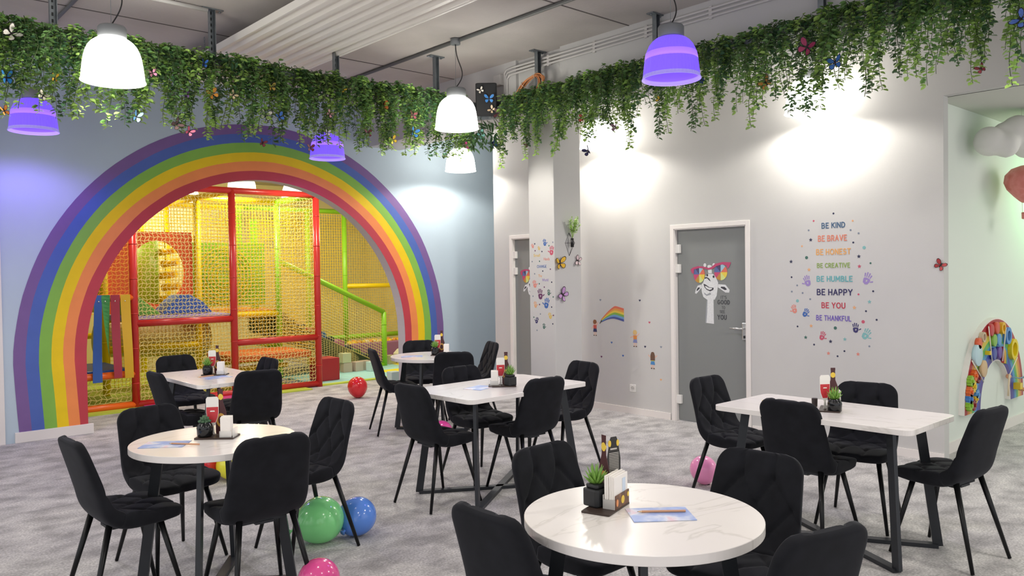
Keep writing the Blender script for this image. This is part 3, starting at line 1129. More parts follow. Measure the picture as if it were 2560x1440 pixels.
def butterfly(loc, colr, size, rot, roll, label, edge='#2a2024', open_=0.35):
    t = thing('butterfly', label, 'butterfly', loc, rot=rot @ Matrix.Rotation(roll, 3, 'Z'), group='decorative butterflies')
    key = (colr, round(size, 3), edge, open_)
    if key not in BF_CACHE:
        cm, em = mat('butterfly_wing_' + colr, colr, 0.5, var=0.15, vscale=40), mat('butterfly_edge_' + edge, edge, 0.6)
        s = size / 1.7
        body = MB().tube([(0, -.36 * s, .006), (0, -.1 * s, .008), (0, .2 * s, .008), (0, .34 * s, .007)], [.03 * s, .07 * s, .07 * s, .04 * s], 8)
        for sg in (-1, 1):
            body.tube([(0, .3 * s, .008), (sg * .12 * s, .55 * s, .014), (sg * .2 * s, .68 * s, .012)], .012 * s, 5)
        bm_ = body.mesh('butterfly_body', em)
        wm = []
        for sg in (1, -1):
            mb = MB()
            ax = lambda u, v, w, sg=sg: (sg * u * math.cos(open_), v, .008 + u * math.sin(open_) + w)
            for pl in wing_poly(s):
                mb.prism(pl, -.0012, 0.0006, 1, ax)
                cx, cy = sum(p[0] for p in pl) / len(pl), sum(p[1] for p in pl) / len(pl)
                mb.prism([(cx + (u - cx) * .80, cy + (v - cy) * .80) for u, v in pl], -.0018, .0014, 0, ax)
            wm.append(mb.mesh('butterfly_wing', [cm, em]))
        BF_CACHE[key] = (bm_, wm)
    bm_, wm = BF_CACHE[key]
    for nm, me in (('body', bm_), ('wing', wm[0]), ('wing', wm[1])):
        o = bpy.data.objects.new(nm, me)
        COL.objects.link(o)
        o.parent = t
    return t


BL = [((1.132, 3.231), '#e9e2d8', .15, 'large white butterfly on the greenery in the top left corner'), ((1.095, 2.93), '#3f8fd6', .14, 'blue butterfly on the vines at the far left edge'),
      ((1.078, 2.706), '#e09a4a', .10, 'orange butterfly at the left edge low on the vine tips'), ((1.383, 2.973), '#e2b83a', .09, 'small yellow butterfly left of the nearest white lamp'),
      ((2.038, 3.108), '#e48fb4', .09, 'pink butterfly just right of the nearest white lamp'), ((1.917, 2.765), '#8cc4ec', .13, 'light blue butterfly on a vine tip below the nearest white lamp'),
      ((2.425, 3.239), '#2c62b0', .10, 'dark blue butterfly on top of the tray near the second strut'), ((2.28, 2.979), '#7a4a9c', .09, 'violet butterfly in the vines above the rainbow shoulder'),
      ((2.489, 3.014), '#e0962e', .12, 'orange yellow butterfly in the vines above the rainbow'), ((2.657, 3.028), '#d8c496', .09, 'cream butterfly beside the orange one above the rainbow'),
      ((2.206, 2.741), '#6e5454', .12, 'dusky brown butterfly hanging at the rainbow outer edge'), ((2.301, 2.696), '#e2708e', .10, 'pink butterfly on a vine tip before the rainbow edge'),
      ((1.311, 2.839), '#e6dccb', .09, 'cream butterfly over the cap of the far left violet lamp'), ((2.925, 2.90), '#ece7de', .13, 'white butterfly left of a blue one above the arch'),
      ((3.048, 2.898), '#3c74c4', .11, 'blue butterfly right of the white one above the arch'), ((2.895, 2.667), '#7c2434', .09, 'dark red butterfly on the vine tip before the green band'),
      ((3.519, 2.981), '#d99aa6', .09, 'pale pink butterfly above the violet lamp of the arch'), ((2.982, 3.138), '#c8a43a', .10, 'mustard butterfly on the leaf bunches above the arch'),
      ((3.651, 3.208), '#d4bc3c', .09, 'yellow butterfly at the tray top right of the third strut'), ((4.077, 3.122), '#e0843c', .13, 'orange butterfly right of the arch top at tray height'),
      ((4.402, 3.076), '#8c3a46', .11, 'dark pink butterfly left of the middle white lamp'), ((4.407, 2.91), '#3f86d4', .14, 'bright blue butterfly on vines left of the middle white lamp'),
      ((4.167, 2.818), '#e8c42c', .11, 'yellow butterfly low on the vines before the beam end'), ((3.901, 2.854), '#7a2238', .10, 'crimson butterfly on a vine left of the beam end'),
      ((3.328, 2.667), '#80283c', .09, 'dark red butterfly left of the violet lamp at the arch top'), ((5.021, 2.835), '#d8529a', .12, 'magenta butterfly over the small white lamp'),
      ((3.492, 2.814), '#ddd6e4', .08, 'whitish butterfly on the cap of the violet arch lamp'), ((5.232, 2.976), '#8ccfc8', .13, 'teal butterfly under the corner of the vines'),
      ((5.40, 2.90), '#2f56a8', .12, 'navy blue butterfly below the loudspeaker')]
for (x, z), c, s, lab in BL:
    if z < 2.87 and x < 5.1:
        hang(rng.choice(LONG), x, TY - .04, PI + rng.uniform(-.2, .2), 'long trailing vine strand hanging from the left steel tray', 'long vines on the left tray')
    butterfly((x, 6.27, z), c, s * .86, WALL_Y, rng.uniform(-.9, .9), lab, open_=rng.choice((.35, .65, .95)))
BR = [((4.909, 2.941), '#c0583a', .11, 'rust red butterfly on the right vines beside the column'), ((4.531, 2.811), '#8a6a78', .10, 'mauve butterfly on vines over the glare beside the column'),
      ((4.851, 2.644), '#34345e', .12, 'navy butterfly at the lowest vine tip right of the column'), ((4.058, 2.965), '#ddc23a', .08, 'yellow butterfly in the right vines left of the violet lamp'),
      ((3.643, 3.05), '#3b62b8', .11, 'blue butterfly just right of the upper right violet lamp'), ((3.094, 2.924), '#e8a04c', .13, 'orange butterfly left of the lamp above the lettering'),
      ((2.777, 3.116), '#a8305c', .16, 'large magenta butterfly near the steel strut at upper right'), ((2.574, 2.966), '#3f78c4', .13, 'blue butterfly right of the lamp above the lettering'),
      ((1.677, 2.748), '#8c3440', .08, 'small dark red butterfly on a vine near the right edge'), ((1.468, 2.991), '#5f80d8', .13, 'periwinkle blue butterfly in the top right corner'),
      ((5.64, 2.80), '#6a5a48', .08, 'small brown butterfly on the first long vine beside the column')]
for k in range(5):
    hang(rng.choice(SPK), 5.10 + .085 * k, 6.36 - .02 * k, R(140 + 14 * k), 'dark long leaved spray under the loudspeaker', 'dark sprays under the loudspeaker', 3.12 - .03 * (k % 2), 1.25, name='leaf_spray')
for (y, z), c, s, lab in BR:
    if z < 2.87:
        hang(rng.choice(LONG), TX - .04, y, PI / 2 + rng.uniform(-.2, .2), 'long trailing vine strand hanging from the right steel tray', 'long vines on the right tray')
    butterfly((5.31, y, z), c, s * .86, WALL_X, rng.uniform(-.9, .9), lab, open_=rng.choice((.35, .65, .95)))
for loc, c, s, rot, roll, lab in [
        ((5.765, 5.688, 1.657), '#e0b22c', .155, WALL_Y, .15, 'yellow butterfly stuck on the front edge of the column'),
        ((6.03, 5.688, 1.681), '#e6cfd2', .115, WALL_Y, 1.3, 'pale pink butterfly on the column right under the wire planter'),
        ((5.80, 5.688, 1.336), '#c89ad0', .15, WALL_Y, .9, 'lilac butterfly lowest on the column front'),
        ((XW - .001, 2.45, 1.58), '#b03a3c', .10, WALL_X, -.6, 'dark red butterfly on the white wall corner beside the niche')]:
    butterfly(loc, c, s, rot, roll, lab)

# ------------------------------------------------------------------ loudspeaker, cable coil, pipes
t = thing('loudspeaker', 'black loudspeaker with butterflies in the corner of the vines', 'loudspeaker', (5.30, 6.24, 3.15), R(-42))
MB().prism(rrect(.215, .20, .03, 4), 0, .335).build('cabinet', BLACK_PLASTIC, t, .006)
MB().prism(rrect(.20, .01, .004, 3, 0, -.103), .01, .325).build('grille', mat('black_speaker_cloth', '#202124', 0.7), t)
MB().box((0, .145, .17), (.05, .10, .2)).build('bracket', BLACK_STEEL, t)
rotS = Matrix.Rotation(R(-42), 3, 'Z') @ WALL_Y
fwd = Matrix.Rotation(R(-42), 3, 'Z') @ Vector((0, -1, 0))
sd = Matrix.Rotation(R(-42), 3, 'Z') @ Vector((1, 0, 0))
base = Vector((5.30, 6.24, 3.15)) + fwd * .112
for u, v, c, s, roll, lab in [(-.055, .255, '#ece6da', .075, .5, 'small white butterfly at the top of the black loudspeaker'),
                              (.03, .17, '#4a92dc', .115, 0, 'large blue butterfly in the middle of the black loudspeaker'),
                              (.055, .06, '#e4cba8', .085, .9, 'cream butterfly at the foot of the black loudspeaker'),
                              (.115, .02, '#5a2a34', .10, 1.4, 'dark maroon butterfly at the lower right of the loudspeaker')]:
    butterfly(base + sd * u + Vector((0, 0, v)), c, s, rotS, roll, lab)

t = thing('cable_coil', 'coil of orange cable hanging over the tray at the column', 'cable', (0, 0, 0))
for k in range(9):
    mb = MB()
    pts = []
    for j in range(40):
        a = 2 * PI * j / 40
        r = .15 + .012 * math.sin(k * 2.1) + .008 * noise.noise(Vector((k, j * .3, 0)))
        pts.append((5.42 + .02 * math.sin(k * 1.7 + a), 5.72 + 1.2 * r * math.cos(a) + .006 * k - .02, 3.36 + .75 * r * math.sin(a) - .06 * math.cos(a) + .004 * math.sin(k * 3)))
    mb.tube(pts, .0055, 6, closed=True)
    mb.build('cable_loop', mat('orange_cable', '#d08a58', 0.55), t)
for (a) in (60, 120, 200):
    mb = MB()
    c = Vector((5.42, 5.72 + .18 * math.cos(R(a)), 3.36 + .112 * math.sin(R(a)) - .06 * math.cos(R(a))))
    mb.tube([(c.x + .03 * math.cos(q), c.y + .03 * math.sin(q) * math.cos(R(a)), c.z + .03 * math.sin(q) * math.sin(R(a))) for q in [2 * PI * i / 12 for i in range(12)]], .003, 5, closed=True)
    mb.build('cable_tie', mat('cable_tie_cream', '#cdbfb0', 0.5), t)

PIPE = mat('white_conduit', '#d2cfcc', 0.5)
t = thing('conduit_run', 'three parallel white conduits along the top of the beam', 'conduit', (0, 0, 0))
for k in range(3):
    z = 3.575 + .033 * k + 0.02
    bend = [(5.508, 6.16 + .02 * k, z - .03)]
    pts = [(5.508, -1.0, z), (5.508, 6.06, z), (5.508, 6.12 + .02 * k, z - .008), (5.508, 6.15 + .02 * k, z - .04), (5.508, 6.155 + .02 * k, 3.30)]
    MB().tube(pts, .011, 8).build('conduit', PIPE, t)
for y in (5.55, 4.95, 4.35, 3.7, 3.1, 2.5, 1.9, 1.3):
    MB().box((5.512, y, 3.628), (.022, .03, .105)).build('pipe_clip', PIPE, t, .003)
o = MB().box((5.49, 6.26, 3.56), (.06, .11, .11)).build('junction_box', PIPE, None, .006)
tag(o, 'white square junction box on the beam above the loudspeaker', 'junction box')
o = MB().box((5.515, 5.33, 3.31), (.012, .34, .13)).build('wall_recess_cover', mat('grey_cover', '#a9a5a2', 0.8))
tag(o, 'grey recessed cover plate on the beam right of the cable coil', 'cover plate')

# ------------------------------------------------------------------ stickers on walls
STK = {'n': '#2f3350', 'r': '#c2556c', 'o': '#dfa878', 'g': '#7f8898', 't': '#7fb3b3', 'G': '#3f6b60', 'c': '#d9887a', 'p': '#9a86c0', 'v': '#3a3568', 'b': '#3f68ac',
       'y': '#d9b95c', 'm': '#6a3a62'}


def sm(k):
    return mat('sticker_%s_%s' % ({'n': 'navy', 'r': 'rose', 'o': 'sand', 'g': 'grey', 't': 'teal', 'G': 'green', 'c': 'coral', 'p': 'lilac', 'v': 'indigo', 'b': 'blue',
                                   'y': 'yellow', 'm': 'plum'}[k], 'vinyl'), STK[k], 0.6)


def star(r):
    return [((r if k % 2 == 0 else r * .48) * math.cos(PI / 2 + k * PI / 5), (r if k % 2 == 0 else r * .48) * math.sin(PI / 2 + k * PI / 5)) for k in range(10)]


def heart(s):
    pts = []
    for k in range(24):
        a = 2 * PI * k / 24
        pts.append((s * .06 * 16 * math.sin(a) ** 3, s * .06 * (13 * math.cos(a) - 5 * math.cos(2 * a) - 2 * math.cos(3 * a) - math.cos(4 * a))))
    return pts


def hand_mb(cx, cy, s, ang, mirror=1):
    mb = MB()
    rot = lambda x, y: (cx + (x * mirror * math.cos(ang) - y * math.sin(ang)) * s, cy + (x * mirror * math.sin(ang) + y * math.cos(ang)) * s)
    outer = [(-.26, -.05), (-.20, -.30), (0, -.40), (.18, -.34), (.27, -.12), (.27, .08), (.12, .13), (-.1, .13), (-.24, .08)]
    hole = [(.0, .0), (.09, -.03), (.08, -.14), (.0, -.19), (-.05, -.12)]
    n = len(outer)
    mb.prism([rot(*p) for p in outer[:5]] + [rot(*hole[2]), rot(*hole[3]), rot(*hole[4])] + [rot(*outer[0])][:0], 0, .001)
    mb.prism([rot(*p) for p in (outer[4:] + [outer[0], hole[4], hole[0], hole[1], hole[2]])], 0, .001)
    for (bx, by, a, L) in ((-.2, .13, 12, .34), (-.07, .16, 4, .42), (.07, .16, -4, .40), (.2, .12, -12, .32), (.27, -.12, -62, .30)):
        t = R(a)
        d = (-math.sin(t), math.cos(t))
        nrm = (d[1], -d[0])
        w = .052
        pl = []
        for k in range(9):
            q = PI * k / 8
            pl.append((bx + d[0] * (L - w + w * math.sin(q)) + nrm[0] * w * math.cos(q), by + d[1] * (L - w + w * math.sin(q)) + nrm[1] * w * math.cos(q)))
        pl += [(bx - nrm[0] * w * .7 + d[0] * .03, by - nrm[1] * w * .7 + d[1] * .03), (bx + nrm[0] * w * .7 + d[0] * .03, by + nrm[1] * w * .7 + d[1] * .03)]
        mb.prism([rot(*p) for p in pl], 0, .001)
    return mb


t = thing('wall_decal', 'white wall decal of coloured mottoes with handprints, stars and dots', 'wall decal', (XW, 3.33, 1.45), rot=WALL_X)
U = lambda y: 3.33 - y
V = lambda z: z - 1.45
for s, y0_, y1_, zc, h, c in [('BE KIND', 3.446, 3.23, 1.946, .052, '#3f5e7e'), ('BE BRAVE', 3.48, 3.215, 1.833, .055, '#d8836c'), ('BE HONEST', 3.498, 3.181, 1.713, .054, '#e0a560'),
                              ('BE CREATIVE', 3.491, 3.188, 1.593, .044, '#8ba654'), ('BE HUMBLE', 3.495, 3.167, 1.474, .052, '#63aaaf'), ('BE HAPPY', 3.494, 3.168, 1.356, .058, '#33305c'),
                              ('BE YOU', 3.451, 3.233, 1.239, .054, '#bc3f50'), ('BE THANKFUL', 3.502, 3.181, 1.126, .049, '#6f5ab0')]:
    stroke_text('lettering', s, abs(y0_ - y1_), h, mat('lettering_' + s.lower().replace(' ', '_'), c, 0.6), t, U((y0_ + y1_) / 2), V(zc), .2)
DOTS = [('d', 3.335, 2.049, 'n'), ('d', 3.519, 1.994, 'r'), ('d', 3.164, 1.975, 'o'), ('d', 3.567, 1.912, 'g'), ('d', 3.183, 1.896, 'g'), ('d', 3.113, 1.865, 'g'), ('s', 3.548, 1.825, 'n'),
        ('d', 3.16, 1.787, 'n'), ('d', 3.632, 1.771, 'o'), ('D', 3.066, 1.74, 't'), ('s', 3.112, 1.666, 'n'), ('D', 3.589, 1.666, 'G'), ('s', 3.74, 1.633, 'n'), ('d', 3.012, 1.606, 'G'),
        ('s', 3.108, 1.58, 'r'), ('s', 3.566, 1.557, 'o'), ('d', 3.736, 1.49, 'n'), ('d', 3.682, 1.415, 'g'), ('d', 3.735, 1.358, 'g'), ('d', 3.629, 1.346, 'g'), ('d', 3.117, 1.339, 'r'),
        ('d', 2.991, 1.367, 'n'), ('d', 3.557, 1.291, 'g'), ('D', 3.68, 1.273, 't'), ('s', 3.023, 1.277, 't'), ('s', 3.154, 1.224, 'o'), ('d', 3.053, 1.196, 'n'), ('D', 3.078, 1.104, 'r'),
        ('d', 2.963, 1.125, 'n'), ('d', 3.681, 1.039, 'n'), ('s', 3.55, 1.05, 'o'), ('D', 3.325, 1.04, 'G'), ('s', 3.603, .943, 'G'), ('s', 3.369, .919, 'n'), ('s', 3.24, .945, 't'),
        ('d', 3.523, .882, 'n'), ('d', 3.026, .896, 'g'), ('s', 3.389, .812, 'c'), ('d', 3.244, .841, 'n'), ('s', 3.124, .822, 'c'), ('d', 3.306, .792, 'n')]
for k, y, z, c in DOTS:
    pl = star(.018) if k == 's' else circle(0, 0, .0145 if k == 'D' else .0085, 16)
    MB().prism([(U(y) + a, V(z) + b) for a, b in pl], 0, .001).build('star' if k == 's' else 'dot', sm(c), t)
for y, z, c, a, sz in [(3.581, 1.448, 'p', 18, .105), (3.046, 1.467, 'p', -22, .11), (3.71, 1.192, 'c', 18, .085), (3.605, 1.161, 'b', -32, .085), (3.144, 1.041, 'v', 0, .09), (3.057, .993, 't', -32, .105),
                       (3.447, .959, 'r', -22, .085)]:
    hand_mb(U(y), V(z), sz, R(a), -1 if a > 0 else 1).build('handprint', sm(c), t)

# column decal
t = thing('wall_decal', 'small decal of coloured handprints and words on the left face of the column', 'wall decal', (5.70, 5.875, 1.45), rot=WALL_X)
U2 = lambda y: 5.875 - y
for s, y, z, w_, h, cs in [('Small', 5.947, 1.743, .095, .03, 'y'), ('Hands', 5.803, 1.703, .085, .03, 'c'), ('CHANGE', 5.877, 1.628, .14, .03, 'b'), ('The', 5.903, 1.532, .055, .028, 'o'),
                           ('World', 5.829, 1.489, .09, .028, 'p')]:
    if s.isupper():
        stroke_text('lettering', s, w_, h, sm(cs), t, U2(y), z - 1.45, .13)
    else:
        text_obj('lettering', s, w_, h, sm(cs), t, U2(y), z - 1.45, bold=.006)
for y, z, c, sz, a in [(6.008, 1.837, 'c', .05, 30), (5.829, 1.865, 'b', .075, 8), (5.731, 1.778, 'r', .10, -5), (5.915, 1.812, 'y', .045, 20), (5.984, 1.441, 'c', .085, 15), (5.904, 1.334, 'm', .115, 5),
                       (5.78, 1.357, 'G', .065, 0), (5.814, 1.243, 'b', .115, -12), (5.978, 1.229, 'o', .07, 10), (5.764, 1.12, 'y', .07, 20), (5.961, 1.067, 'v', .07, -20), (5.856, 1.011, 'G', .06, 0)]:
    hand_mb(U2(y), z - 1.45, sz, R(a), -1 if a < 0 else 1).build('handprint', sm(c), t)
for i, (y, z) in enumerate([(5.976, 1.862), (5.712, 1.869), (5.767, 1.836), (5.972, 1.791), (5.871, 1.78), (6.019, 1.68), (5.909, 1.681), (5.752, 1.598), (5.863, 1.58), (5.984, 1.553), (5.917, 1.45), (5.844, 1.416),
                            (5.736, 1.466), (6.013, 1.321), (5.717, 1.317), (5.917, 1.237), (5.741, 1.214), (5.906, 1.139), (6.005, 1.103), (5.717, 1.131), (5.728, 1.044), (5.96, .969)]):
    MB().prism([(U2(y) + a, z - 1.45 + b) for a, b in circle(0, 0, .008, 12)], 0, .001).build('dot', sm('ngGm'[i % 4]), t)

# painting children decal
t = thing('wall_decal', 'wall decal of three small children, one painting a rainbow, between column and grey door', 'wall decal', (XW, 5.75, .85), rot=WALL_X)
U3 = lambda y: 5.75 - y
V3 = lambda z: z - .85
SKIN = mat('decal_skin', '#e2b39c', 0.6)
HAIR = {'brown': mat('decal_brown_hair', '#8a5a3a', 0.6), 'blonde': mat('decal_blonde_hair', '#d9b878', 0.6), 'dark': mat('decal_dark_hair', '#6b5040', 0.6)}


def child(cx, cy, hair, top, bottom, long_hair, arm):
    L = 'child figure'
    g = MB().prism(circle(0 + cx, .058 + cy, .026, 18), 0, .0008)
    for sg in (-1, 1):
        g.prism([(cx + sg * .012 - .005, cy - .085), (cx + sg * .012 + .005, cy - .085), (cx + sg * .012 + .005, cy - .04), (cx + sg * .012 - .005, cy - .04)], 0, .0008)
        a = R(arm[0] if sg < 0 else arm[1])
        bx, by = cx + sg * .022, cy + .022
        dx, dy = math.cos(a) * .048, math.sin(a) * .048
        nx, ny = -math.sin(a) * .005, math.cos(a) * .005
        g.prism([(bx - nx, by - ny), (bx + dx - nx, by + dy - ny), (bx + dx + nx, by + dy + ny), (bx + nx, by + ny)], 0, .0008)
    o = g.build('child_figure', SKIN, t)
    MB().prism([(cx - .024, cy - .015), (cx + .024, cy - .015), (cx + .024, cy + .03), (cx - .024, cy + .03)], .0008, .0013).build('top', mat('decal_top_' + top, top, 0.6), o)
    MB().prism([(cx - .03, cy - .05), (cx + .03, cy - .05), (cx + .022, cy - .012), (cx - .022, cy - .012)], .0008, .0014).build('bottoms', mat('decal_bottom_' + bottom, bottom, 0.6), o)
    sh = MB()
    for sg in (-1, 1):
        sh.prism(circle(cx + sg * .016, cy - .09, .011, 10, .006), .0008, .0014)
    sh.build('shoes', mat('decal_shoes', '#5a4438', 0.6), o)
    if long_hair:
        pl = [(cx - .03, cy - .005), (cx + .03, cy - .005), (cx + .03, cy + .05), (cx + .018, cy + .082), (cx, cy + .088), (cx - .018, cy + .082), (cx - .03, cy + .05)]
    else:
        pl = [(cx - .026, cy + .045), (cx, cy + .038), (cx + .02, cy + .05), (cx + .028, cy + .065), (cx + .014, cy + .088), (cx - .016, cy + .09), (cx - .03, cy + .07)]
    MB().prism(pl, .0008, .0016).build('hair', HAIR[hair], o)


child(U3(6.165), V3(.925), 'brown', '#c2564e', '#2d3560', False, (230, 60))
child(U3(5.58), V3(.832), 'blonde', '#d98a48', '#8088b8', False, (200, 40))
child(U3(5.343), V3(.61), 'dark', '#c8cc5c', '#4a86c0', True, (140, 40))
RBC = ['#d8705a', '#e09a4e', '#e6c84e', '#7fb050', '#6fa0cc', '#4a5aa0']
for i, c in enumerate(RBC):
    o_, i_ = [], []
    for k in range(21):
        f = k / 20
        u = U3(6.07) + f * .335
        mid = V3(1.005) + .105 * math.sin(min(1, f * 1.35) * PI / 2) - .03 * max(0, f - .6) / .4
        w = .018 + .055 * min(1, f * 1.6)
        o_.append((u, mid + w - 2 * w * i / 6))
        i_.append((u, mid + w - 2 * w * (i + 1) / 6))
    MB().prism(o_ + i_[::-1], 0, .001).build('painted_stroke', mat('decal_stroke_' + c, c, 0.6), t)
MB().prism([(U3(6.095), V3(.975)), (U3(6.09), V3(.97)), (U3(6.055), V3(1.005)), (U3(6.065), V3(1.02))], 0, .0015).build('paint_brush', mat('decal_brush', '#4a4a40', 0.6), t)
for y, z, c in [(6.079, 1.242, 'g'), (5.51, 1.246, 'n'), (5.382, 1.012, 'r'), (5.918, .766, 'b'), (5.444, .748, 'n'), (5.231, .757, 'g'), (6.073, .596, 'm'), (5.755, .629, 'b'), (5.237, .409, 'o')]:
    MB().prism([(U3(y) + a, V3(z) + b) for a, b in heart(.014)], 0, .001).build('heart', sm(c), t)


# giraffe stickers on the two glass doors
def giraffe(y0_, z0_, label):
    t = thing('door_sticker', label, 'sticker', (XW + .039, y0_, z0_), rot=WALL_X)
    W_ = mat('giraffe_white', '#d9dbdc', 0.6, var=.08, vscale=60)
    D_ = mat('giraffe_ink', '#3a3a42', 0.6)
    G_ = mat('giraffe_shade', '#9ea1a6', 0.6)
    P_ = mat('sunglasses_pink', '#b8446c', 0.5)
    s = .0518 / 100        # crop pixels to metres
    q = lambda x, y: ((x - 700) * s, (600 - y) * s)
    MB().prism([q(*p) for p in [(640, 900), (600, 1385), (795, 1400), (790, 900)]], 0, .001).build('neck', W_, t)
    MB().prism([q(*p) for p in [(655, 935), (645, 1180), (625, 1380), (600, 1385), (620, 1100), (640, 920)]], .001, .0016).build('neck_shade', G_, t)
    for p in ([(510, 640), (430, 660), (385, 740), (365, 810), (400, 820), (450, 770), (520, 700)], [(900, 630), (1060, 640), (1150, 740), (1140, 790), (1060, 790), (960, 730), (890, 690)]):
        e = MB().prism([q(*k) for k in p], 0, .001).build('ear', W_, t)
        cx, cy = sum(k[0] for k in p) / len(p), sum(k[1] for k in p) / len(p)
        MB().prism([q(cx + (k[0] - cx) * .5, cy - 5 + (k[1] - cy) * .4) for k in p], .001, .0016).build('ear_inside', D_, e)
    MB().prism([q(*p) for p in [(560, 600), (520, 640), (525, 780), (560, 880), (640, 930), (820, 930), (865, 850), (885, 720), (900, 600), (840, 480), (780, 430), (640, 430), (600, 500)]], .001, .002).build('head', W_, t)
    MB().prism([q(*p) for p in [(660, 270), (680, 420), (760, 420), (755, 270), (700, 255)]], .001, .002).build('forehead', W_, t)
    for cx in (600, 805):
        MB().prism([q(cx + a, 260 + b) for a, b in circle(0, 0, 32, 12, 38)], 0, .001).build('horn', W_, t)
    for cx, cy in ((655, 455), (800, 485)):
        MB().prism([q(cx + a, cy + b) for a, b in circle(0, 0, 22, 12, 26)], .002, .0026).build('nostril', D_, t)
    sp = [(565, 620), (620, 640), (700, 690), (800, 700), (790, 740), (720, 770), (640, 740), (590, 690)]
    MB().prism([q(*p) for p in sp], .002, .0026).build('mouth', D_, t)
    MB().prism([q(680 + (a - 680) * .7, 705 + (b - 700) * .55) for a, b in sp], .0026, .003).build('teeth', W_, t)
    MB().prism([q(*p) for p in [(590, 500), (640, 490), (700, 520), (735, 580), (700, 560), (650, 515), (600, 525)]], .002, .0026).build('nose_line', D_, t)
    MB().prism([q(*p) for p in [(570, 790), (640, 830), (720, 790), (740, 830), (640, 860), (590, 830)]], .002, .0026).build('chin_shade', G_, t)
    fr = MB().prism([q(*p) for p in [(270, 340), (330, 300), (450, 275), (560, 285), (690, 315), (760, 295), (840, 235), (1000, 205), (1190, 215), (1150, 300), (1115, 335), (1092, 275), (1000, 250), (860, 285), (780, 335),
                                     (690, 350), (600, 328), (480, 312), (352, 340), (345, 430), (300, 410)]], .003, .0045).build('sunglasses_frame', P_, t)
    wedge = ['#e2c84c', '#cfd98a', '#b98a3e', '#c04a70', '#5a6a9c', '#4a4468', '#9cc0d0', '#d8705a']
    for (cx, cy, rx, ry) in ((470, 440, 130, 165), (960, 400, 145, 155)):
        for k in range(8):
            a0, a1 = 2 * PI * k / 8, 2 * PI * (k + 1) / 8
            pl = [(cx, cy)] + [(cx + rx * math.cos(a0 + (a1 - a0) * j / 4), cy + ry * math.sin(a0 + (a1 - a0) * j / 4)) for j in range(5)]
            MB().prism([q(*p) for p in pl], .0022, .003).build('lens_wedge', mat('lens_' + wedge[k], wedge[k], 0.4), t)
    INK = mat('door_lettering_grey', '#44464a', 0.6)
    for s_, cx, cy, w_, h_ in [("IT'S", 1020, 882, 130, 62), ('GOOD', 1015, 975, 275, 88), ('TO', 1010, 1080, 75, 58), ('SEE', 985, 1158, 115, 56), ('YOU', 978, 1265, 205, 98)]:
        u, v = q(cx, cy)
        stroke_text('lettering', s_, w_ * s, h_ * s, INK, t, u, v, .24 if s_ in ('GOOD', 'YOU') else .12)


giraffe(4.649, 1.439, 'smiling giraffe sticker with pink sunglasses on the right grey door')
giraffe(7.235, 1.439, 'giraffe sticker on the left grey door, half hidden by the column')

# socket
t = thing('wall_socket', 'white wall socket low on the white wall left of the right door', 'socket', (XW, 5.616, .283), rot=WALL_X)
MB().prism(rrect(.082, .082, .008), 0, .010).build('socket_plate', WHITE_PLASTIC, t, .002)
MB().lathe([(.026, .011), (.026, .0125), (.021, .0125), (.021, .0105), (0, .0105)], 24).build('socket_well', mat('socket_grey', '#cfccc8', 0.5), t)
for sg in (-1, 1):
    MB().prism(circle(sg * .0095, 0, .003, 10), .0106, .0125).build('pin_hole', BLACK_PLASTIC, t)

# wire planter on the column front
t = thing('wall_planter', 'black diamond wire planter with a fern on the column front', 'planter', (5.912, 5.69, 1.85), rot=WALL_Y)
WIRE = mat('black_wire', '#1c1c1e', 0.5)
A_, B_, Cc, Dd = (-.056, .012, 0), (0, .118, 0), (.056, .012, 0), (0, -.118, 0)
mb = MB()
for a, b in ((A_, B_), (B_, Cc), (Cc, Dd), (Dd, A_)):
    mb.tube([a, b], .0022, 6)
mb.tube([A_, (0, .012, .08), Cc], .0022, 6).tube([B_, (0, .012, .08)], .0022, 6).tube([Dd, (0, .012, .08)], .0022, 6)
mb.build('wire_frame', WIRE, t)
MB().tube([(0, -.03, .045), (0, .06, .045)], .017, 14).build('plant_pot', BLACK_PLASTIC, t)
mb = MB()
r2 = random.Random(5)
for k in range(16):
    a = r2.uniform(0, 2 * PI)
    sp = r2.uniform(.03, .10)
    tip = Vector((sp * math.cos(a), .06 + r2.uniform(.14, .23), .05 + abs(sp * math.sin(a)) * .9))
    b0 = Vector((0, .055, .045))
    pts = [b0.lerp(tip, f) + Vector((0, .02 * math.sin(f * PI), 0)) for f in (0, .25, .5, .75, 1)]
    mb.tube(pts, .0016, 4)
    for j in range(18):
        f = .35 + .65 * j / 18
        p = b0.lerp(tip, f)
        d = Vector((r2.uniform(-1, 1), r2.uniform(.0, 1), r2.uniform(-1, 1)))
        leaf(mb, p, d, Vector((0, 1, .3)), .024, .011, 0)
mb.build('fern', mat('fern_lime_green', '#a3c46a', 0.6, var=.3, vscale=30), t)

# ------------------------------------------------------------------ playroom
RED = mat('red_padded_tube', '#c62f2c', 0.28, var=0.05)
ORANGE = mat('orange_padded_tube', '#ee6a22', 0.3)
YELLOW = mat('yellow_padded_tube', '#f2d210', 0.35)
LIME = mat('lime_padded_tube', '#93cf2e', 0.35)
NETY = mat('yellow_net_cord', '#ecc80a', 0.7)
NETW = mat('cream_net_cord', '#ecdb90', 0.7)
FY, FX, FZ = 10.19, (3.04, 4.27, 5.48), 2.69
F2Y, F3Y = 11.41, 12.63
cf = thing('climbing_frame', 'red yellow and green netted soft play climbing frame behind the rainbow archway', 'climbing frame', (0, 0, 0))


def post(x, y, z0, z1, m, r=.045):
    mb = MB().tube([(x, y, z0), (x, y, z1)], r, 14)
    k = z0 + .3
    while k < z1 - .1:
        mb.tube([(x, y, k - .006), (x, y, k + .006)], r + .0025, 14)
        k += .42
    return mb.build('post', m, cf)


def rail(a, b, m, r=.042):
    return MB().tube([a, b], r, 14).build('rail', m, cf)


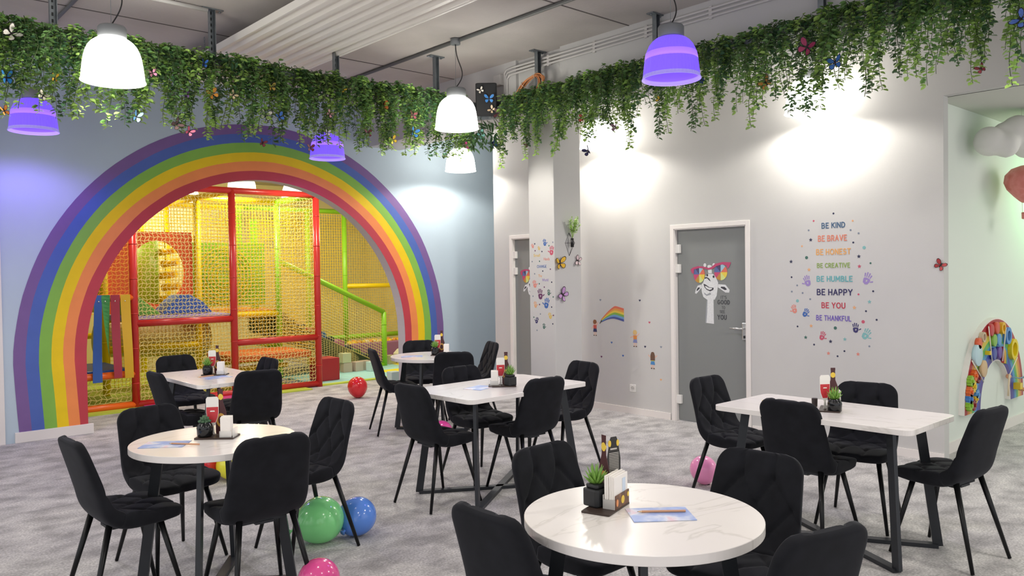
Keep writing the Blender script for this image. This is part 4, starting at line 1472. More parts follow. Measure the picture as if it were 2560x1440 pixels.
def net(a, b, c, d, m, step=.047, sag=.03, seed=0, r=.0034, zig=False):
    """net over the quad a b (bottom) d c (top); cords as thin square strands with a soft sag"""
    a, b, c, d = map(Vector, (a, b, c, d))
    nu = max(2, int((b - a).length / step))
    nv = max(2, int((d - a).length / step))
    nrm = (b - a).cross(d - a).normalized()
    U_ = lambda u, v: (a.lerp(b, u)).lerp(d.lerp(c, u), v)

    def P(u, v):
        p = U_(u, v)
        bow = math.sin(PI * u) * math.sin(PI * v)
        wob = noise.noise(Vector((u * 3 + seed, v * 3, seed * .7)))
        p = p + nrm * (sag * bow * (.6 + wob)) + Vector((0, 0, -.6 * sag * math.sin(PI * u) * (.3 + .7 * v) * bow))
        return p + (b - a).normalized() * (.35 * step * wob * bow)
    mb = MB()
    if zig:
        Z = lambda i, j: P(min(1, max(0, (i + (.24 if j % 2 else -.24)) / nu)), min(1, max(0, (j + (.16 if i % 2 else -.16)) / nv)))
        for i in range(nu + 1):
            mb.tube([Z(i, j) for j in range(nv + 1)], r, 4, cap=False, smooth=False)
        for j in range(nv + 1):
            mb.tube([Z(i, j) for i in range(nu + 1)], r, 4, cap=False, smooth=False)
        return mb.build('net', m, cf)
    K = 8
    for i in range(nu + 1):
        mb.tube([P(i / nu, k / K) for k in range(K + 1)], r, 4, cap=False, smooth=False)
    for j in range(nv + 1):
        mb.tube([P(k / K, j / nv) for k in range(K + 1)], r, 4, cap=False, smooth=False)
    return mb.build('net', m, cf)


for x in FX:
    post(x, FY, .0, FZ + .02, RED)
for x in (3.04, 4.27):
    post(x, F2Y, 0, FZ, YELLOW)
    post(x, F3Y, 0, FZ, YELLOW)
post(5.48, F2Y, 0, FZ, LIME)
post(4.27, 13.85, 0, FZ, YELLOW)
post(6.62, F3Y, 0, FZ, LIME)
post(7.34, F3Y, 0, FZ, LIME)
post(7.40, 11.48, 0, .93, LIME)
post(1.85, FY, 0, FZ, ORANGE)
for (z, x0, x1, m) in ((FZ, 3.04, 5.48, RED), (1.02, 3.04, 4.27, RED), (.70, 4.27, 5.48, RED), (.045, 3.04, 5.48, RED), (.045, 1.85, 3.04, ORANGE), (.42, 1.85, 3.04, ORANGE),
                       (1.335, 1.85, 3.04, ORANGE), (FZ, 1.85, 3.04, ORANGE)):
    rail((x0, FY, z), (x1, FY, z), m)
for (a, b, m) in (((3.04, FY, FZ), (3.04, F2Y, FZ), ORANGE), ((4.27, FY, FZ), (4.27, F2Y, FZ), YELLOW), ((5.48, FY, FZ), (5.48, F2Y, FZ), LIME), ((3.04, F2Y, FZ), (5.48, F2Y, FZ), YELLOW),
                  ((3.04, F3Y, FZ), (5.48, F3Y, FZ), YELLOW), ((5.48, F3Y, FZ), (7.34, F3Y, FZ), LIME), ((4.27, F2Y, FZ), (4.27, F3Y, FZ), YELLOW), ((3.04, F2Y, FZ), (3.04, 13.85, FZ), YELLOW),
                  ((4.27, F2Y, 1.0), (5.48, F2Y, 1.0), YELLOW), ((5.48, F2Y, 1.80), (7.40, 11.48, .93), LIME), ((7.34, F3Y, 1.36), (8.7, F3Y, 1.36), YELLOW),
                  ((7.40, 11.48, .04), (6.9, 11.48, .04), LIME), ((6.7, F3Y, .45), (8.7, F3Y, .45), LIME), ((4.27, F2Y, .33), (5.48, F2Y, .33), YELLOW), ((3.04, F2Y, .62), (4.27, F2Y, .62), YELLOW),
                  ((3.04, F3Y, .74), (4.27, F3Y, .74), YELLOW), ((5.48, F2Y, .5), (5.48, F3Y, .5), LIME), ((3.04, F2Y, 1.02), (4.27, F2Y, 1.02), YELLOW)):
    rail(a, b, m)
e = .05
net((3.04 + e, FY, 1.07), (4.27 - e, FY, 1.07), (4.27 - e, FY, FZ - e), (3.04 + e, FY, FZ - e), NETW, seed=1, zig=True)
net((4.27 + e, FY, .75), (5.48 - e, FY, .75), (5.48 - e, FY, FZ - e), (4.27 + e, FY, FZ - e), NETW, seed=2, zig=True)
net((3.04 + e, FY, .08), (4.27 - e, FY, .08), (4.27 - e, FY, .98), (3.04 + e, FY, .98), NETW, seed=3, zig=True)
net((4.27 + e, FY, .08), (5.48 - e, FY, .08), (5.48 - e, FY, .66), (4.27 + e, FY, .66), NETW, seed=4, zig=True, sag=.06)
net((1.85 + e, FY, .09), (3.04 - e, FY, .09), (3.04 - e, FY, .38), (1.85 + e, FY, .38), NETW, seed=5, zig=True, step=.055)
net((1.85 + e, FY, 1.37), (3.04 - e, FY, 1.37), (3.04 - e, FY, FZ - e), (1.85 + e, FY, FZ - e), mat('amber_net_cord', '#eea83a', 0.7), seed=6, zig=True)
net((5.48, FY + e, .3), (5.48, F2Y - e, .3), (5.48, F2Y - e, FZ - e), (5.48, FY + e, FZ - e), NETY, seed=7)
net((4.27 + e, F2Y, 1.05), (5.48 - e, F2Y, 1.05), (5.48 - e, F2Y, FZ - e), (4.27 + e, F2Y, FZ - e), NETY, seed=10, r=.0045)
net((3.04 + e, F3Y, 1.05), (5.48 - e, F3Y, 1.05), (5.48 - e, F3Y, FZ - e), (3.04 + e, F3Y, FZ - e), NETY, seed=11, r=.0055)
net((5.48 + e, F3Y, .5), (7.34 - e, F3Y, .5), (7.34 - e, F3Y, FZ - e), (5.48 + e, F3Y, FZ - e), NETY, seed=12, r=.0036)
net((7.34 + e, F3Y, .5), (8.7, F3Y, .5), (8.7, F3Y, FZ - e), (7.34 + e, F3Y, FZ - e), NETY, seed=13, r=.0026)
net((5.48 + e, F2Y, .90), (7.36, 11.47, .05), (7.36, 11.47, .90), (5.48 + e, F2Y, 1.76), NETW, seed=14, sag=.01)
net((5.48 + e, F2Y, .08), (7.30, 11.47, .03), (7.30, 11.47, .08), (5.48 + e, F2Y, .86), NETW, seed=15, sag=.01)
net((3.04 + e, F2Y, .1), (5.48 - e, F2Y, .1), (5.48 - e, F2Y, .95), (3.04 + e, F2Y, .95), NETY, seed=16)
MB().box((3.655, 10.80, 1.055), (1.20, 1.14, .07)).build('deck', mat('lilac_deck_vinyl', '#a796c8', 0.5), cf, .01)
MB().box((4.875, 11.98, 1.03), (1.2, 1.12, .07)).build('deck', mat('orange_deck_vinyl', '#d9702c', 0.45), cf, .01)
MB().box((4.88, 10.8, .46), (1.15, .9, .09)).build('platform', mat('orange_deck_vinyl', '#d9702c', 0.45), cf, .015)
MB().box((4.88, 10.95, .26), (1.0, .06, .06)).build('platform_edge', YELLOW, cf, .01)
MB().box((2.44, 10.75, .45), (1.1, 1.0, .06)).build('deck', mat('blue_deck_vinyl', '#2f5fb0', 0.35), cf, .015)
# orange panel with a big round hole
ring_o = [(3.10, 1.09), (4.22, 1.09), (4.22, 2.20), (3.10, 2.20)]
mb = MB()
NH = 48
hc = (3.74, 1.64)
inn = [(hc[0] + .37 * math.cos(2 * PI * k / NH + PI / 4), hc[1] + .44 * math.sin(2 * PI * k / NH + PI / 4)) for k in range(NH)]
out = []
for k in range(NH):
    a = 2 * PI * k / NH + PI / 4
    c_, s_ = math.cos(a), math.sin(a)
    t_ = min(.56 / max(1e-6, abs(c_)), .555 / max(1e-6, abs(s_)))
    out.append((3.66 + t_ * c_, 1.645 + t_ * s_))
vs = [(u, F2Y + .06, v) for u, v in inn] + [(u, F2Y + .06, v) for u, v in out] + [(u, F2Y + .11, v) for u, v in inn] + [(u, F2Y + .11, v) for u, v in out]
fs = []
for k in range(NH):
    j = (k + 1) % NH
    fs += [(k, j, NH + j, NH + k), (2 * NH + j, 2 * NH + k, 3 * NH + k, 3 * NH + j), (k, 2 * NH + k, 2 * NH + j, j), (NH + j, 3 * NH + j, 3 * NH + k, NH + k)]
mb.add(vs, fs)
mb.build('climb_through_panel', mat('orange_red_panel', '#f2682c', 0.4), cf)
MB().box((4.87, F2Y + .35, 1.6), (1.1, .05, .95)).build('crawl_panel', mat('lime_panel_vinyl', '#86c22c', 0.45), cf, .01)
mb = MB()
for k in range(6):
    mb.tube([(4.78 + (.12 + .06 * k) * math.cos(a), F2Y + .30, 1.58 + (.12 + .06 * k) * math.sin(a)) for a in [2 * PI * q / 32 for q in range(32)]], .007, 6, closed=True)
mb.build('rope_ring', NETY, cf)
MB().tube([(3.78, 12.15, 1.09), (3.78, 12.15, 2.10)], .19, 24).build('roller', mat('lime_roller_vinyl', '#a8d23a', 0.4), cf)
mb = MB()
for k in range(5):
    z = 1.25 + .17 * k
    mb.tube([(3.95, 12.0 - .1 * (k % 2), z), (4.1, 11.8 - .1 * (k % 2), z + .03)], .05, 12)
mb.build('roller_bumper', YELLOW, cf)
MB().box((3.1, 12.2, 1.6), (.05, 1.3, 1.0)).build('crawl_panel', mat('yellow_panel_vinyl', '#e6c81c', 0.45), cf)
MB().box((5.05, F2Y + .42, 2.1), (.10, .03, 1.1)).build('strap', LIME, cf)
MB().box((5.33, F2Y + .5, 1.75), (.12, .03, 1.4)).build('strap', LIME, cf)
# tube slide hints below the deck
MB().tube([(3.1, 12.0, .75), (4.6, 12.1, .62)], .26, 20).build('crawl_tube', mat('cream_crawl_tube', '#d8cf96', 0.5), cf)
# ramp with foam rollers
rx0, rz0, rx1, rz1 = 5.5, .93, 7.30, .06
mb = MB()
mb.add([(rx0, F2Y + .04, rz0), (rx1, F2Y + .04, rz1), (rx1, F3Y - .05, rz1), (rx0, F3Y - .05, rz0), (rx0, F2Y + .04, rz0 - .26), (rx1, F2Y + .04, 0), (rx1, F3Y - .05, 0), (rx0, F3Y - .05, rz0 - .26)],
       [(0, 1, 2, 3), (4, 7, 6, 5), (0, 4, 5, 1), (1, 5, 6, 2), (2, 6, 7, 3), (3, 7, 4, 0)])
mb.build('ramp', mat('dark_green_ramp', '#2c3a1c', 0.6), cf)
for k, c in enumerate(['#6b5a58', '#2e3238', '#38506e', '#c03038', '#4a7fc0', '#3a4048', '#c77a98', '#38405a', '#5a7a34', '#40424a', '#c4643a']):
    f = (k + .5) / 11
    x, z = rx0 + (rx1 - rx0) * f, rz0 + (rz1 - rz0) * f
    MB().tube([(x, F2Y + .06, z + .03), (x, F3Y - .07, z + .03)], .075 if c in ('#4a7fc0', '#c77a98', '#6b5a58') else .055, 14).build('ramp_roller', mat('ramp_foam_' + c, c, 0.5), cf)
# streamers
for nm, x0a, x1a, x0b, x1b, zb, c, lab in [('blue', 2.585, 2.665, 2.55, 2.655, .355, '#2f5cb0', 'blue vinyl strip hanging from the orange rail, leftmost of four'),
                                           ('green', 2.655, 2.755, 2.72, 2.745, .637, '#3f8f4c', 'green twisted vinyl strip ending in a point, hanging from the orange rail'),
                                           ('red', 2.762, 2.862, 2.78, 2.868, .393, '#a83044', 'dark red vinyl strip hanging from the orange rail'),
                                           ('yellow', 2.872, 2.982, 2.90, 2.998, .38, '#dcae22', 'yellow vinyl strip hanging from the orange rail beside the red post')]:
    mb = MB()
    vs, fs = [], []
    n = 16
    for k in range(n + 1):
        f = k / n
        xa, xb, z = x0a + (x0b - x0a) * f, x1a + (x1b - x1a) * f, 1.375 - (1.375 - zb) * f
        tw = (.05 * f * (1 if nm == 'green' else .0))
        y = 10.125 + .012 * math.sin(f * 5 + x0a * 9)
        for (x, yy) in ((xa, y - tw), (xb, y + tw)):
            vs += [(x, yy - .0015, z), (x, yy + .0015, z)]
    for k in range(n):
        o = k * 4
        fs += [(o, o + 2, o + 6, o + 4), (o + 1, o + 5, o + 7, o + 3), (o, o + 4, o + 5, o + 1), (o + 2, o + 3, o + 7, o + 6)]
    fs += [(0, 1, 3, 2), (n * 4, n * 4 + 2, n * 4 + 3, n * 4 + 1)]
    mb.add(vs, fs, 0, False)
    t = mb.build('vinyl_strip', mat('strip_%s_vinyl' % nm, c, 0.4), None)
    tag(t, lab, 'strip', 'vinyl strips on the climbing frame')
    MB().lathe([(.008, 0), (.008, .003), (0, .004)], 12, (0, 0, 0)).build('rivet', CHROME, t).matrix_local = Matrix.Translation((x0a + .045, 10.11, 1.30)) @ WALL_Y.to_4x4()
# foam shapes on the deck
tag(MB().prism([(3.5, 1.095), (4.16, 1.095), (4.02, 1.25), (3.86, 1.34), (3.74, 1.34), (3.62, 1.24)], 10.6, 11.0, 0, lambda u, v, w: (u, w, v)).build('foam_hump', mat('blue_foam_vinyl', '#3f66b8', 0.4), None, .015),
    'blue foam hump on the climbing frame deck below the orange panel', 'foam block')
tag(MB().prism([(3.09, 1.095), (3.5, 1.095), (3.22, 1.34), (3.09, 1.36)], 10.6, 11.0, 0, lambda u, v, w: (u, w, v)).build('foam_wedge', mat('green_foam_vinyl', '#6fae3a', 0.4), None, .015),
    'green foam wedge on the climbing frame deck beside the red post', 'foam block')
# mats
MATB, MATY, MATG = mat('turquoise_mat', '#a9dcd8', 0.7), mat('yellow_mat', '#f0dc28', 0.7), mat('lime_mat', '#c3d24c', 0.7)
tag(MB().box((2.1, 11.95, .008), (6.3, 4.0, .016)).build('floor_mat', MATG), 'lime green play mat under the red climbing frame', 'mat')
tag(MB().box((3.66, 10.12, .02), (1.1, .3, .012)).build('floor_mat', mat('pink_mat', '#d7468c', 0.6)), 'pink floor mat under the red bars, left of the table', 'mat')
mts = [(5.86, 10.62, 'b', 'turquoise floor mat in front of the red foam cube'), (6.56, 10.62, 'b', 'turquoise floor mat under the pastel cubes, left of a yellow one'), (7.26, 10.62, 'y', 'yellow floor mat right of the pastel cubes, nearest the archway'),
       (7.26, 11.32, 'b', 'turquoise floor mat under the foot of the green rail'), (5.86, 11.32, 'b', 'turquoise floor mat behind the red foam cube'), (6.56, 11.32, 'b', 'turquoise floor mat behind the pastel cubes'),
       (7.96, 10.62, 'b', 'turquoise floor mat at the right edge of the archway'), (7.96, 11.32, 'y', 'yellow floor mat at the far right of the archway')]
for x, y, c, lab in mts:
    tag(MB().box((x, y, .011), (.695, .695, .022)).build('floor_mat', MATB if c == 'b' else MATY, None, .004), lab, 'mat', 'square play mats')
tag(MB().box((6.92, 10.215, .010), (2.8, .09, .02)).build('mat_edging', MATG), 'yellow green edge strip along the front of the play mats', 'mat edge')
# foam cubes
tag(MB().prism(rrect(.34, .30, .012, 3), 0, .33).build('foam_cube', mat('red_foam_vinyl', '#ab262e', 0.45), None, .012), 'large red foam cube beside the red end post', 'foam block')
bpy.context.scene.collection.objects['foam_cube'].location = (5.80, 10.62, .022)
for i, (x, y, z, c, lab) in enumerate([(6.50, 11.20, .022, '#cbb8a4', 'beige foam cube on the mat carrying another cube, right of the red one'), (6.48, 11.20, .175, '#cfd0a6', 'pale green foam cube stacked on the beige cube'),
                                       (6.69, 11.19, .022, '#d3bfae', 'beige foam cube second from the red one on the mat'), (6.87, 11.24, .022, '#c9b7a6', 'beige foam cube third in the row, partly behind a chair back'),
                                       (6.86, 11.00, .022, '#c6dedb', 'pale turquoise foam cube in front of the beige row, behind a chair'), (7.60, 11.62, .022, '#b9b489', 'olive foam cube right of the green rail foot'),
                                       (6.47, 9.80, 0.0, '#b9cbd0', 'pale blue foam cube standing on the carpet at the right archway foot')]):
    o = MB().prism(rrect(.15, .15, .006, 2), 0, .15).build('foam_cube', mat('foam_' + c, c, 0.55), None, .006)
    o.location = (x, y, z)
    o.rotation_euler = (0, 0, R((i * 23) % 17 - 6))
    tag(o, lab, 'foam block', 'small foam cubes')
o = MB().prism([(0, 0), (.11, 0), (.11, .08), (.13, .13), (.17, .15), (.21, .13), (.23, .08), (.23, 0), (.34, 0), (.34, .17), (.26, .24), (.17, .26), (.08, .24), (0, .17)], 0, .15, 0, lambda u, v, w: (u, w, v)).build(
    'foam_arch', mat('cream_foam_vinyl', '#dcd5b4', 0.55), None, .006)
o.location = (7.72, 11.55, .022)
tag(o, 'cream foam arch block behind the small round table at the archway', 'foam block')
# ball pit
tag(MB().box((8.0, 12.2, .19), (1.6, .14, .34)).build('ball_pit_wall', mat('mauve_foam_wall', '#a06a92', 0.5), None, .02), 'mauve padded wall in front of the yellow balls', 'padded wall')
mb = MB()
r3 = random.Random(3)
for k in range(150):
    mb.sphere((7.3 + 1.3 * r3.random(), 12.33 + .26 * r3.random(), .30 + .06 * r3.random()), .04, 10, 6, r3.choice((0, 0, 0, 1, 2)))
mb.box((8.0, 12.50, .14), (1.3, .2, .28), mi=0)
tag(mb.build('ball_pit_balls', [mat('yellow_ball', '#eec52c', 0.35), mat('cream_ball', '#ecdcb0', 0.35), mat('orange_ball', '#e89a3c', 0.35)]), 'yellow and cream balls filling the ball pit', 'balls', None, 'stuff')
# playroom ceiling lamps, with two unseen ones added as fill
PLS = emission('playroom_lamp_shade', '#fff0d2', 3.0)
pl0 = None
for (x, y), lab in zip(PLAY_LAMPS, ['lit white lamp above the red top rail in the archway', 'lit white dome lamp right under the archway top beside the red rail', 'lit lamp above the yellow frame at the left of the archway',
                                    'small far lit lamp seen under the archway', 'lit lamp over the ramp, hidden by the archway', 'added fill lamp hidden close behind the left half of the archway', 'added fill lamp hidden close behind the right half of the archway']):
    if pl0 is None:
        pl0 = thing('playroom_lamp', lab, 'lamp', (x, y, 2.80), 0, 'playroom lamps')
        MB().lathe([(.07, .28), (.15, .22), (.19, .1), (.20, 0), (.196, 0), (.186, .1), (.146, .214), (.07, .27)], 40, closed=True).build('lamp_shade', PLS, pl0)
        MB().lathe([(.05, .26), (.07, .28), (.07, .34), (.0, .35)], 20).build('lamp_cap', GREY_METAL, pl0)
        MB().tube([(0, 0, .34), (0, 0, .44)], .005, 6).build('cable', DARK_CABLE, pl0)
    else:
        dup(pl0, (x, y, 2.80), 0, lab, 'playroom lamps')

# ------------------------------------------------------------------ balloons on the carpet


def balloon(x, y, r, colr, tilt, az, label):
    m = mat('balloon_latex_' + colr, colr, 0.16, spec=0.5, coat=0.3)
    t = thing('balloon', label, 'balloon', (x, y, 0), 0, 'party balloons')
    prof = []
    for k in range(19):
        a = PI * k / 18
        rr = r * math.sin(a)
        z = -r * math.cos(a)
        if z < 0:
            z *= 1.18
            rr *= 1 - .10 * (abs(z) / r) ** 2
        prof.append((max(0, rr), z))
    rot = Matrix.Rotation(az, 3, 'Z') @ Matrix.Rotation(tilt, 3, 'X')
    mb = MB().lathe(prof, 36)
    low = min((rot @ Vector(v)).z for v in mb.v)
    mb.v = [tuple(rot @ Vector(v) + Vector((0, 0, -low))) for v in mb.v]
    mb.build('balloon_body', m, t)
    kb = MB().lathe([(.006, -r * 1.18 - .002), (.010, -r * 1.18 - .010), (.006, -r * 1.18 - .016), (.016, -r * 1.18 - .028), (0, -r * 1.18 - .026)], 14)
    kb.v = [tuple(rot @ Vector(v) + Vector((0, 0, -low))) for v in kb.v]
    if min(v[2] for v in kb.v) < 0.002:
        dz = .002 - min(v[2] for v in kb.v)
        kb.v = [(a, b, max(c, .002)) for a, b, c in kb.v]
    kb.build('knot', m, t)


balloon(5.30, 8.86, .125, '#d4232c', R(8), R(200), 'glossy red balloon on the carpet in front of the archway')
balloon(2.275, 4.245, .135, '#8be894', R(75), R(70), 'green balloon on the carpet beside the blue one')
balloon(2.50, 4.21, .115, '#5c8fe8', R(70), R(115), 'blue balloon on the carpet right of the green one')
balloon(4.915, 3.40, .098, '#ff9fd0', R(12), R(220), 'pink balloon on the carpet before the right grey door, knot down')
balloon(4.42, 5.92, .105, '#d8489a', R(60), R(20), 'dark pink balloon under the middle table, partly hidden by a chair')
balloon(2.50, 6.02, .125, '#ece63c', R(70), R(40), 'yellow balloon on the floor under the left tables')
balloon(2.33, 6.20, .12, '#cc2a34', R(70), R(10), 'red balloon under the left round table, left of the yellow one')
balloon(1.86, 3.50, .10, '#f05aa0', R(60), R(10), 'pink balloon cut by the bottom edge below the left round table')

# ------------------------------------------------------------------ things on the tables
CARDW, CARDR, CARDB = mat('white_card', '#efece6', 0.5), mat('red_drink_print', '#c8363e', 0.4), mat('brown_bottle_print', '#4a2426', 0.4)
CARDY, CARDD = mat('yellow_label_print', '#e8c648', 0.5), mat('amber_label_print', '#c89a48', 0.5)
NAPK = mat('white_paper_napkin', '#f1ece6', 0.8, bump=.1, bscale=120)
SUC = mat('succulent_green', '#6f9a3e', 0.45, var=.2, vscale=60)
SUCD = mat('succulent_dark_green', '#3f5f42', 0.5, var=.2, vscale=60)
POTM = mat('black_glazed_pot', '#15171a', 0.15)
WOODB = mat('dark_wooden_tray', '#3a2c26', 0.5)
ACRY = mat('clear_acrylic', '#f0f0ee', 0.05, alpha=.35)
TT = .7505


def organizer(x, y, rz, desc):
    t = thing('table_organizer', 'dark menu and napkin tray on ' + desc, 'organizer', (x, y, TT), rz, 'table organizers')
    MB().prism(rrect(.20, .115, .008, 3), 0, .008).build('tray_base', WOODB, t)
    MB().box((.058, -.046, .024), (.062, .003, .032)).box((.058, .006, .024), (.062, .003, .032)).box((.0985, -.02, .03), (.003, .066, .045)).build('napkin_holder', ACRY, t)
    return t


def napkins(x, y, rz, desc):
    t = thing('napkin_stack', 'white paper napkins standing in the holder on ' + desc, 'napkins', (x, y, TT + .0085), rz, 'napkin stacks')
    for k in range(6):
        MB().box((0, -.018 + .0072 * k, .050 + .0012 * (k % 3)), (.052, .0064, .10 + .0024 * (k % 3)), (k % 2) * .012).build('napkin', NAPK, t, .002)
    return t


def glass_card(x, y, rz, desc):
    t = thing('table_card', 'card shaped like a glass of red drink on ' + desc, 'card', (x, y, TT + .0085), rz, 'cut out drink cards')
    g = [(-.012, 0), (.012, 0), (.008, .012), (.006, .045), (.016, .06), (.027, .09), (.031, .115), (.031, .185), (.024, .195), (-.024, .195), (-.031, .185), (-.031, .115), (-.027, .09), (-.016, .06), (-.006, .045), (-.008, .012)]
    MB().prism(g, -.001, .001, 0, lambda u, v, w: (u, w, v)).build('card_sheet', CARDW, t)
    d = [(-.014, .062), (.014, .062), (.025, .09), (.029, .115), (.029, .142), (-.029, .142), (-.029, .115), (-.025, .09)]
    MB().prism(d, -.0016, .0016, 0, lambda u, v, w: (u, w, v)).build('drink_print', CARDR, t)
    MB().prism([(-.012, .118), (.012, .118), (.010, .124), (-.010, .124)], -.0020, .0020, 0, lambda u, v, w: (u, w, v)).build('white_swoosh', CARDW, t)
    return t


def bottle_card(x, y, rz, desc):
    t = thing('table_card', 'brown bottle shaped card with yellow labels on ' + desc, 'card', (x, y, TT + .0085), rz, 'cut out bottle cards')
    h = [(.028, 0), (.03, .01), (.03, .115), (.022, .14), (.013, .165), (.012, .218), (.013, .222), (.013, .235)]
    g = h + [(-a, b) for a, b in reversed(h)]
    MB().prism(g, -.001, .001, 0, lambda u, v, w: (u, w, v)).build('card_sheet', CARDB, t)
    MB().prism(circle(0, .072, .026, 20, .036), -.0016, .0016, 0, lambda u, v, w: (u, w, v)).build('body_label', CARDD, t)
    MB().prism(circle(0, .072, .015, 16, .022), -.0021, .0021, 0, lambda u, v, w: (u, w, v)).build('label_emblem', CARDB, t)
    MB().prism(circle(0, .193, .0135, 16, .016), -.0016, .0016, 0, lambda u, v, w: (u, w, v)).build('neck_label', CARDY, t)
    return t


def succulent(x, y, kind, desc, z=.0085):
    t = thing('succulent_pot', 'small succulent in a black pot on ' + desc, 'potted plant', (x, y, TT + z), 0, 'potted succulents')
    if kind == 'square':
        MB().prism(rrect(.072, .072, .012, 2), 0, .062).prism(rrect(.056, .056, .010, 2), .062, .078).build('pot', mat('black_matt_pot', '#1c1e21', 0.5), t, .006)
    else:
        MB().lathe([(.030, 0), (.038, .006), (.040, .045), (.036, .062), (.030, .068), (.030, .074), (.026, .074), (.025, .06), (0, .06)], 28).build('pot', POTM, t)
    mb = MB()
    if kind == 'rosette':
        for ring, (n, L, el) in enumerate(((8, .036, 10), (6, .03, 40), (4, .025, 70))):
            for k in range(n):
                a = 2 * PI * k / n + ring * .4
                d = Vector((math.cos(a) * math.cos(R(el)), math.sin(a) * math.cos(R(el)), math.sin(R(el))))
                mb.tube([Vector((0, 0, .074)), Vector((0, 0, .074 + .006 * ring)) + d * L * .6, Vector((0, 0, .074 + .006 * ring)) + d * L], [.006, .010, .001], 8)
    else:
        for k in range(24):
            a = k * 2.4
            el = R(25 + 60 * k / 24)
            L = .05 + .02 * (k / 24)
            d = Vector((math.cos(a) * math.cos(el), math.sin(a) * math.cos(el), math.sin(el)))
            b0 = Vector((0, 0, .070 if kind == 'square' else .066))
            mb.tube([b0, b0 + d * L * .5 + Vector((0, 0, .004)), b0 + d * L + Vector((0, 0, .012))], [.006, .0055, .0006], 6)
    mb.build('succulent', SUCD if kind == 'rosette' else SUC, t)
    return t


FLY = ramp_mat('sky_blue_flyer_print', [(0.30, '#7f98d6'), (0.48, '#a3b8e6'), (0.60, '#dfe4f2'), (0.70, '#e8b8c4')], 9, .4, 4, .4)


def flyer(corners, label, z=0.0):
    c = [Vector((a, b, 0)) for a, b in corners]
    ctr = sum(c, Vector()) / 4
    u = ((c[1] - c[0]) + (c[2] - c[3])) / 2
    W_, H_ = .205, .145 if u.length > .12 else .1
    rz = math.atan2(u.y, u.x)
    o = MB().box((0, 0, .001), (.21, .148, .002)).build('flyer', FLY)
    o.location = (ctr.x, ctr.y, TT + .0003 + z)
    o.rotation_euler = (0, 0, rz)
    return tag(o, label, 'flyer', 'blue flyers')


def pencil(a, b, label, z=0.0):
    d = Vector((b[0] - a[0], b[1] - a[1], 0))
    L = .165
    t = thing('pencil', label, 'pencil', ((a[0] + b[0]) / 2, (a[1] + b[1]) / 2, TT + .0045 + z), math.atan2(d.y, d.x), 'pencils')
    MB().tube([(-L / 2 + .016, 0, 0), (L / 2, 0, 0)], .004, 6, smooth=False).build('pencil_barrel', mat('natural_wood_pencil', '#cf9a76', 0.5), t)
    MB().tube([(-L / 2 + .016, 0, 0), (-L / 2 + .004, 0, 0)], [.004, .0012], 6).build('sharpened_cone', mat('pale_pencil_wood', '#e2c09a', 0.6), t)
    MB().tube([(-L / 2 + .004, 0, 0), (-L / 2, 0, 0)], [.0012, .0003], 6).build('lead', mat('pencil_lead', '#3a3a3c', 0.5), t)


VIEW = R(-42)
SETS = {
    'A': (1.60, 4.06, 'the left round table'),
    'B': (2.61, 6.64, 'the table before the climbing frame'),
    'C': (4.82, 6.44, 'the small far round table'),
    'D': (3.80, 4.345, 'the middle rectangular table'),
    'F': (4.45, 2.20, 'the right rectangular table')}


def off(c, r, f):
    """c plus r metres to the viewer's right and f metres away from the viewer"""
    return (c[0] + r * .743 + f * .669, c[1] - r * .669 + f * .743)


for key, kind, flip in (('A', 'rosette', 1), ('B', 'spike', 1), ('C', 'spike', 1), ('D', 'square', -1)):
    x, y, desc = SETS[key]
    c = (x, y)
    organizer(x, y, VIEW + (PI if flip < 0 else 0), desc)
    succulent(*off(c, -.058 * flip, -.015), kind, desc)
    napkins(*off(c, .056 * flip, -.02 * flip), VIEW, desc)
    glass_card(*off(c, -.036 if flip > 0 else -.012, .035), VIEW + R(12), desc)
    bottle_card(*off(c, .004 if flip > 0 else .028, .046), VIEW - R(8), desc)
c, desc = SETS['F'][:2], SETS['F'][2]
organizer(*off(c, .0, .01), VIEW + R(65), desc)
succulent(*off(c, .0, -.055), 'spike', desc, 0.0)
napkins(*off(c, .050, .045), VIEW + R(75), desc)
glass_card(*off(c, -.034, .0), VIEW + R(8), desc)
bottle_card(*off(c, .018, .012), VIEW - R(6), desc)
o = MB().lathe([(.014, 0), (.016, .002), (.0175, .045), (.016, .05), (0, .05)], 20).build('toothpick_cup', mat('dark_brown_cup', '#2e2422', 0.4))
o.location = (4.50, 2.325, TT)
tag(o, 'small dark cup beside the menu tray on the right table', 'cup')
# nearest table: branded napkin box
c = (2.088, 1.849)
BOX = R(17)
t = thing('table_organizer', 'menu and napkin box with brown printed front on the nearest round table', 'organizer', (c[0], c[1], TT), BOX, 'table organizers')
MB().prism(rrect(.18, .105, .004, 2), 0, .006).build('tray_base', WOODB, t)
PRB = ramp_mat('brown_box_print', [(0.3, '#4a2c1e'), (0.6, '#6e4630'), (0.75, '#a87850')], 30, .45)
MB().box((.028, -.050, .030), (.116, .003, .048)).build('printed_front', PRB, t)
o2 = MB().prism(circle(.03, .03, .014, 20), .0518, .0524, 0, lambda u, v, w: (u, -w, v)).build('yellow_emblem', CARDY, t)
MB().prism(circle(-.017, .028, .009, 14, .013), .0518, .0524, 0, lambda u, v, w: (u, -w, v)).build('orange_emblem', mat('orange_print', '#e0925a', 0.5), t)
MB().prism(circle(.076, .038, .008, 14, .009), .0518, .0524, 0, lambda u, v, w: (u, -w, v)).build('yellow_emblem', CARDY, t)
MB().box((-.0285, -.028, .022), (.003, .044, .034)).box((.028, -.004, .03), (.116, .003, .048)).build('napkin_holder', mat('grey_acrylic', '#b9b6b2', 0.15), t)
t = thing('napkin_stack', 'thick stack of white napkins in the box on the nearest round table', 'napkins', (c[0], c[1], TT + .0065), BOX, 'napkin stacks')
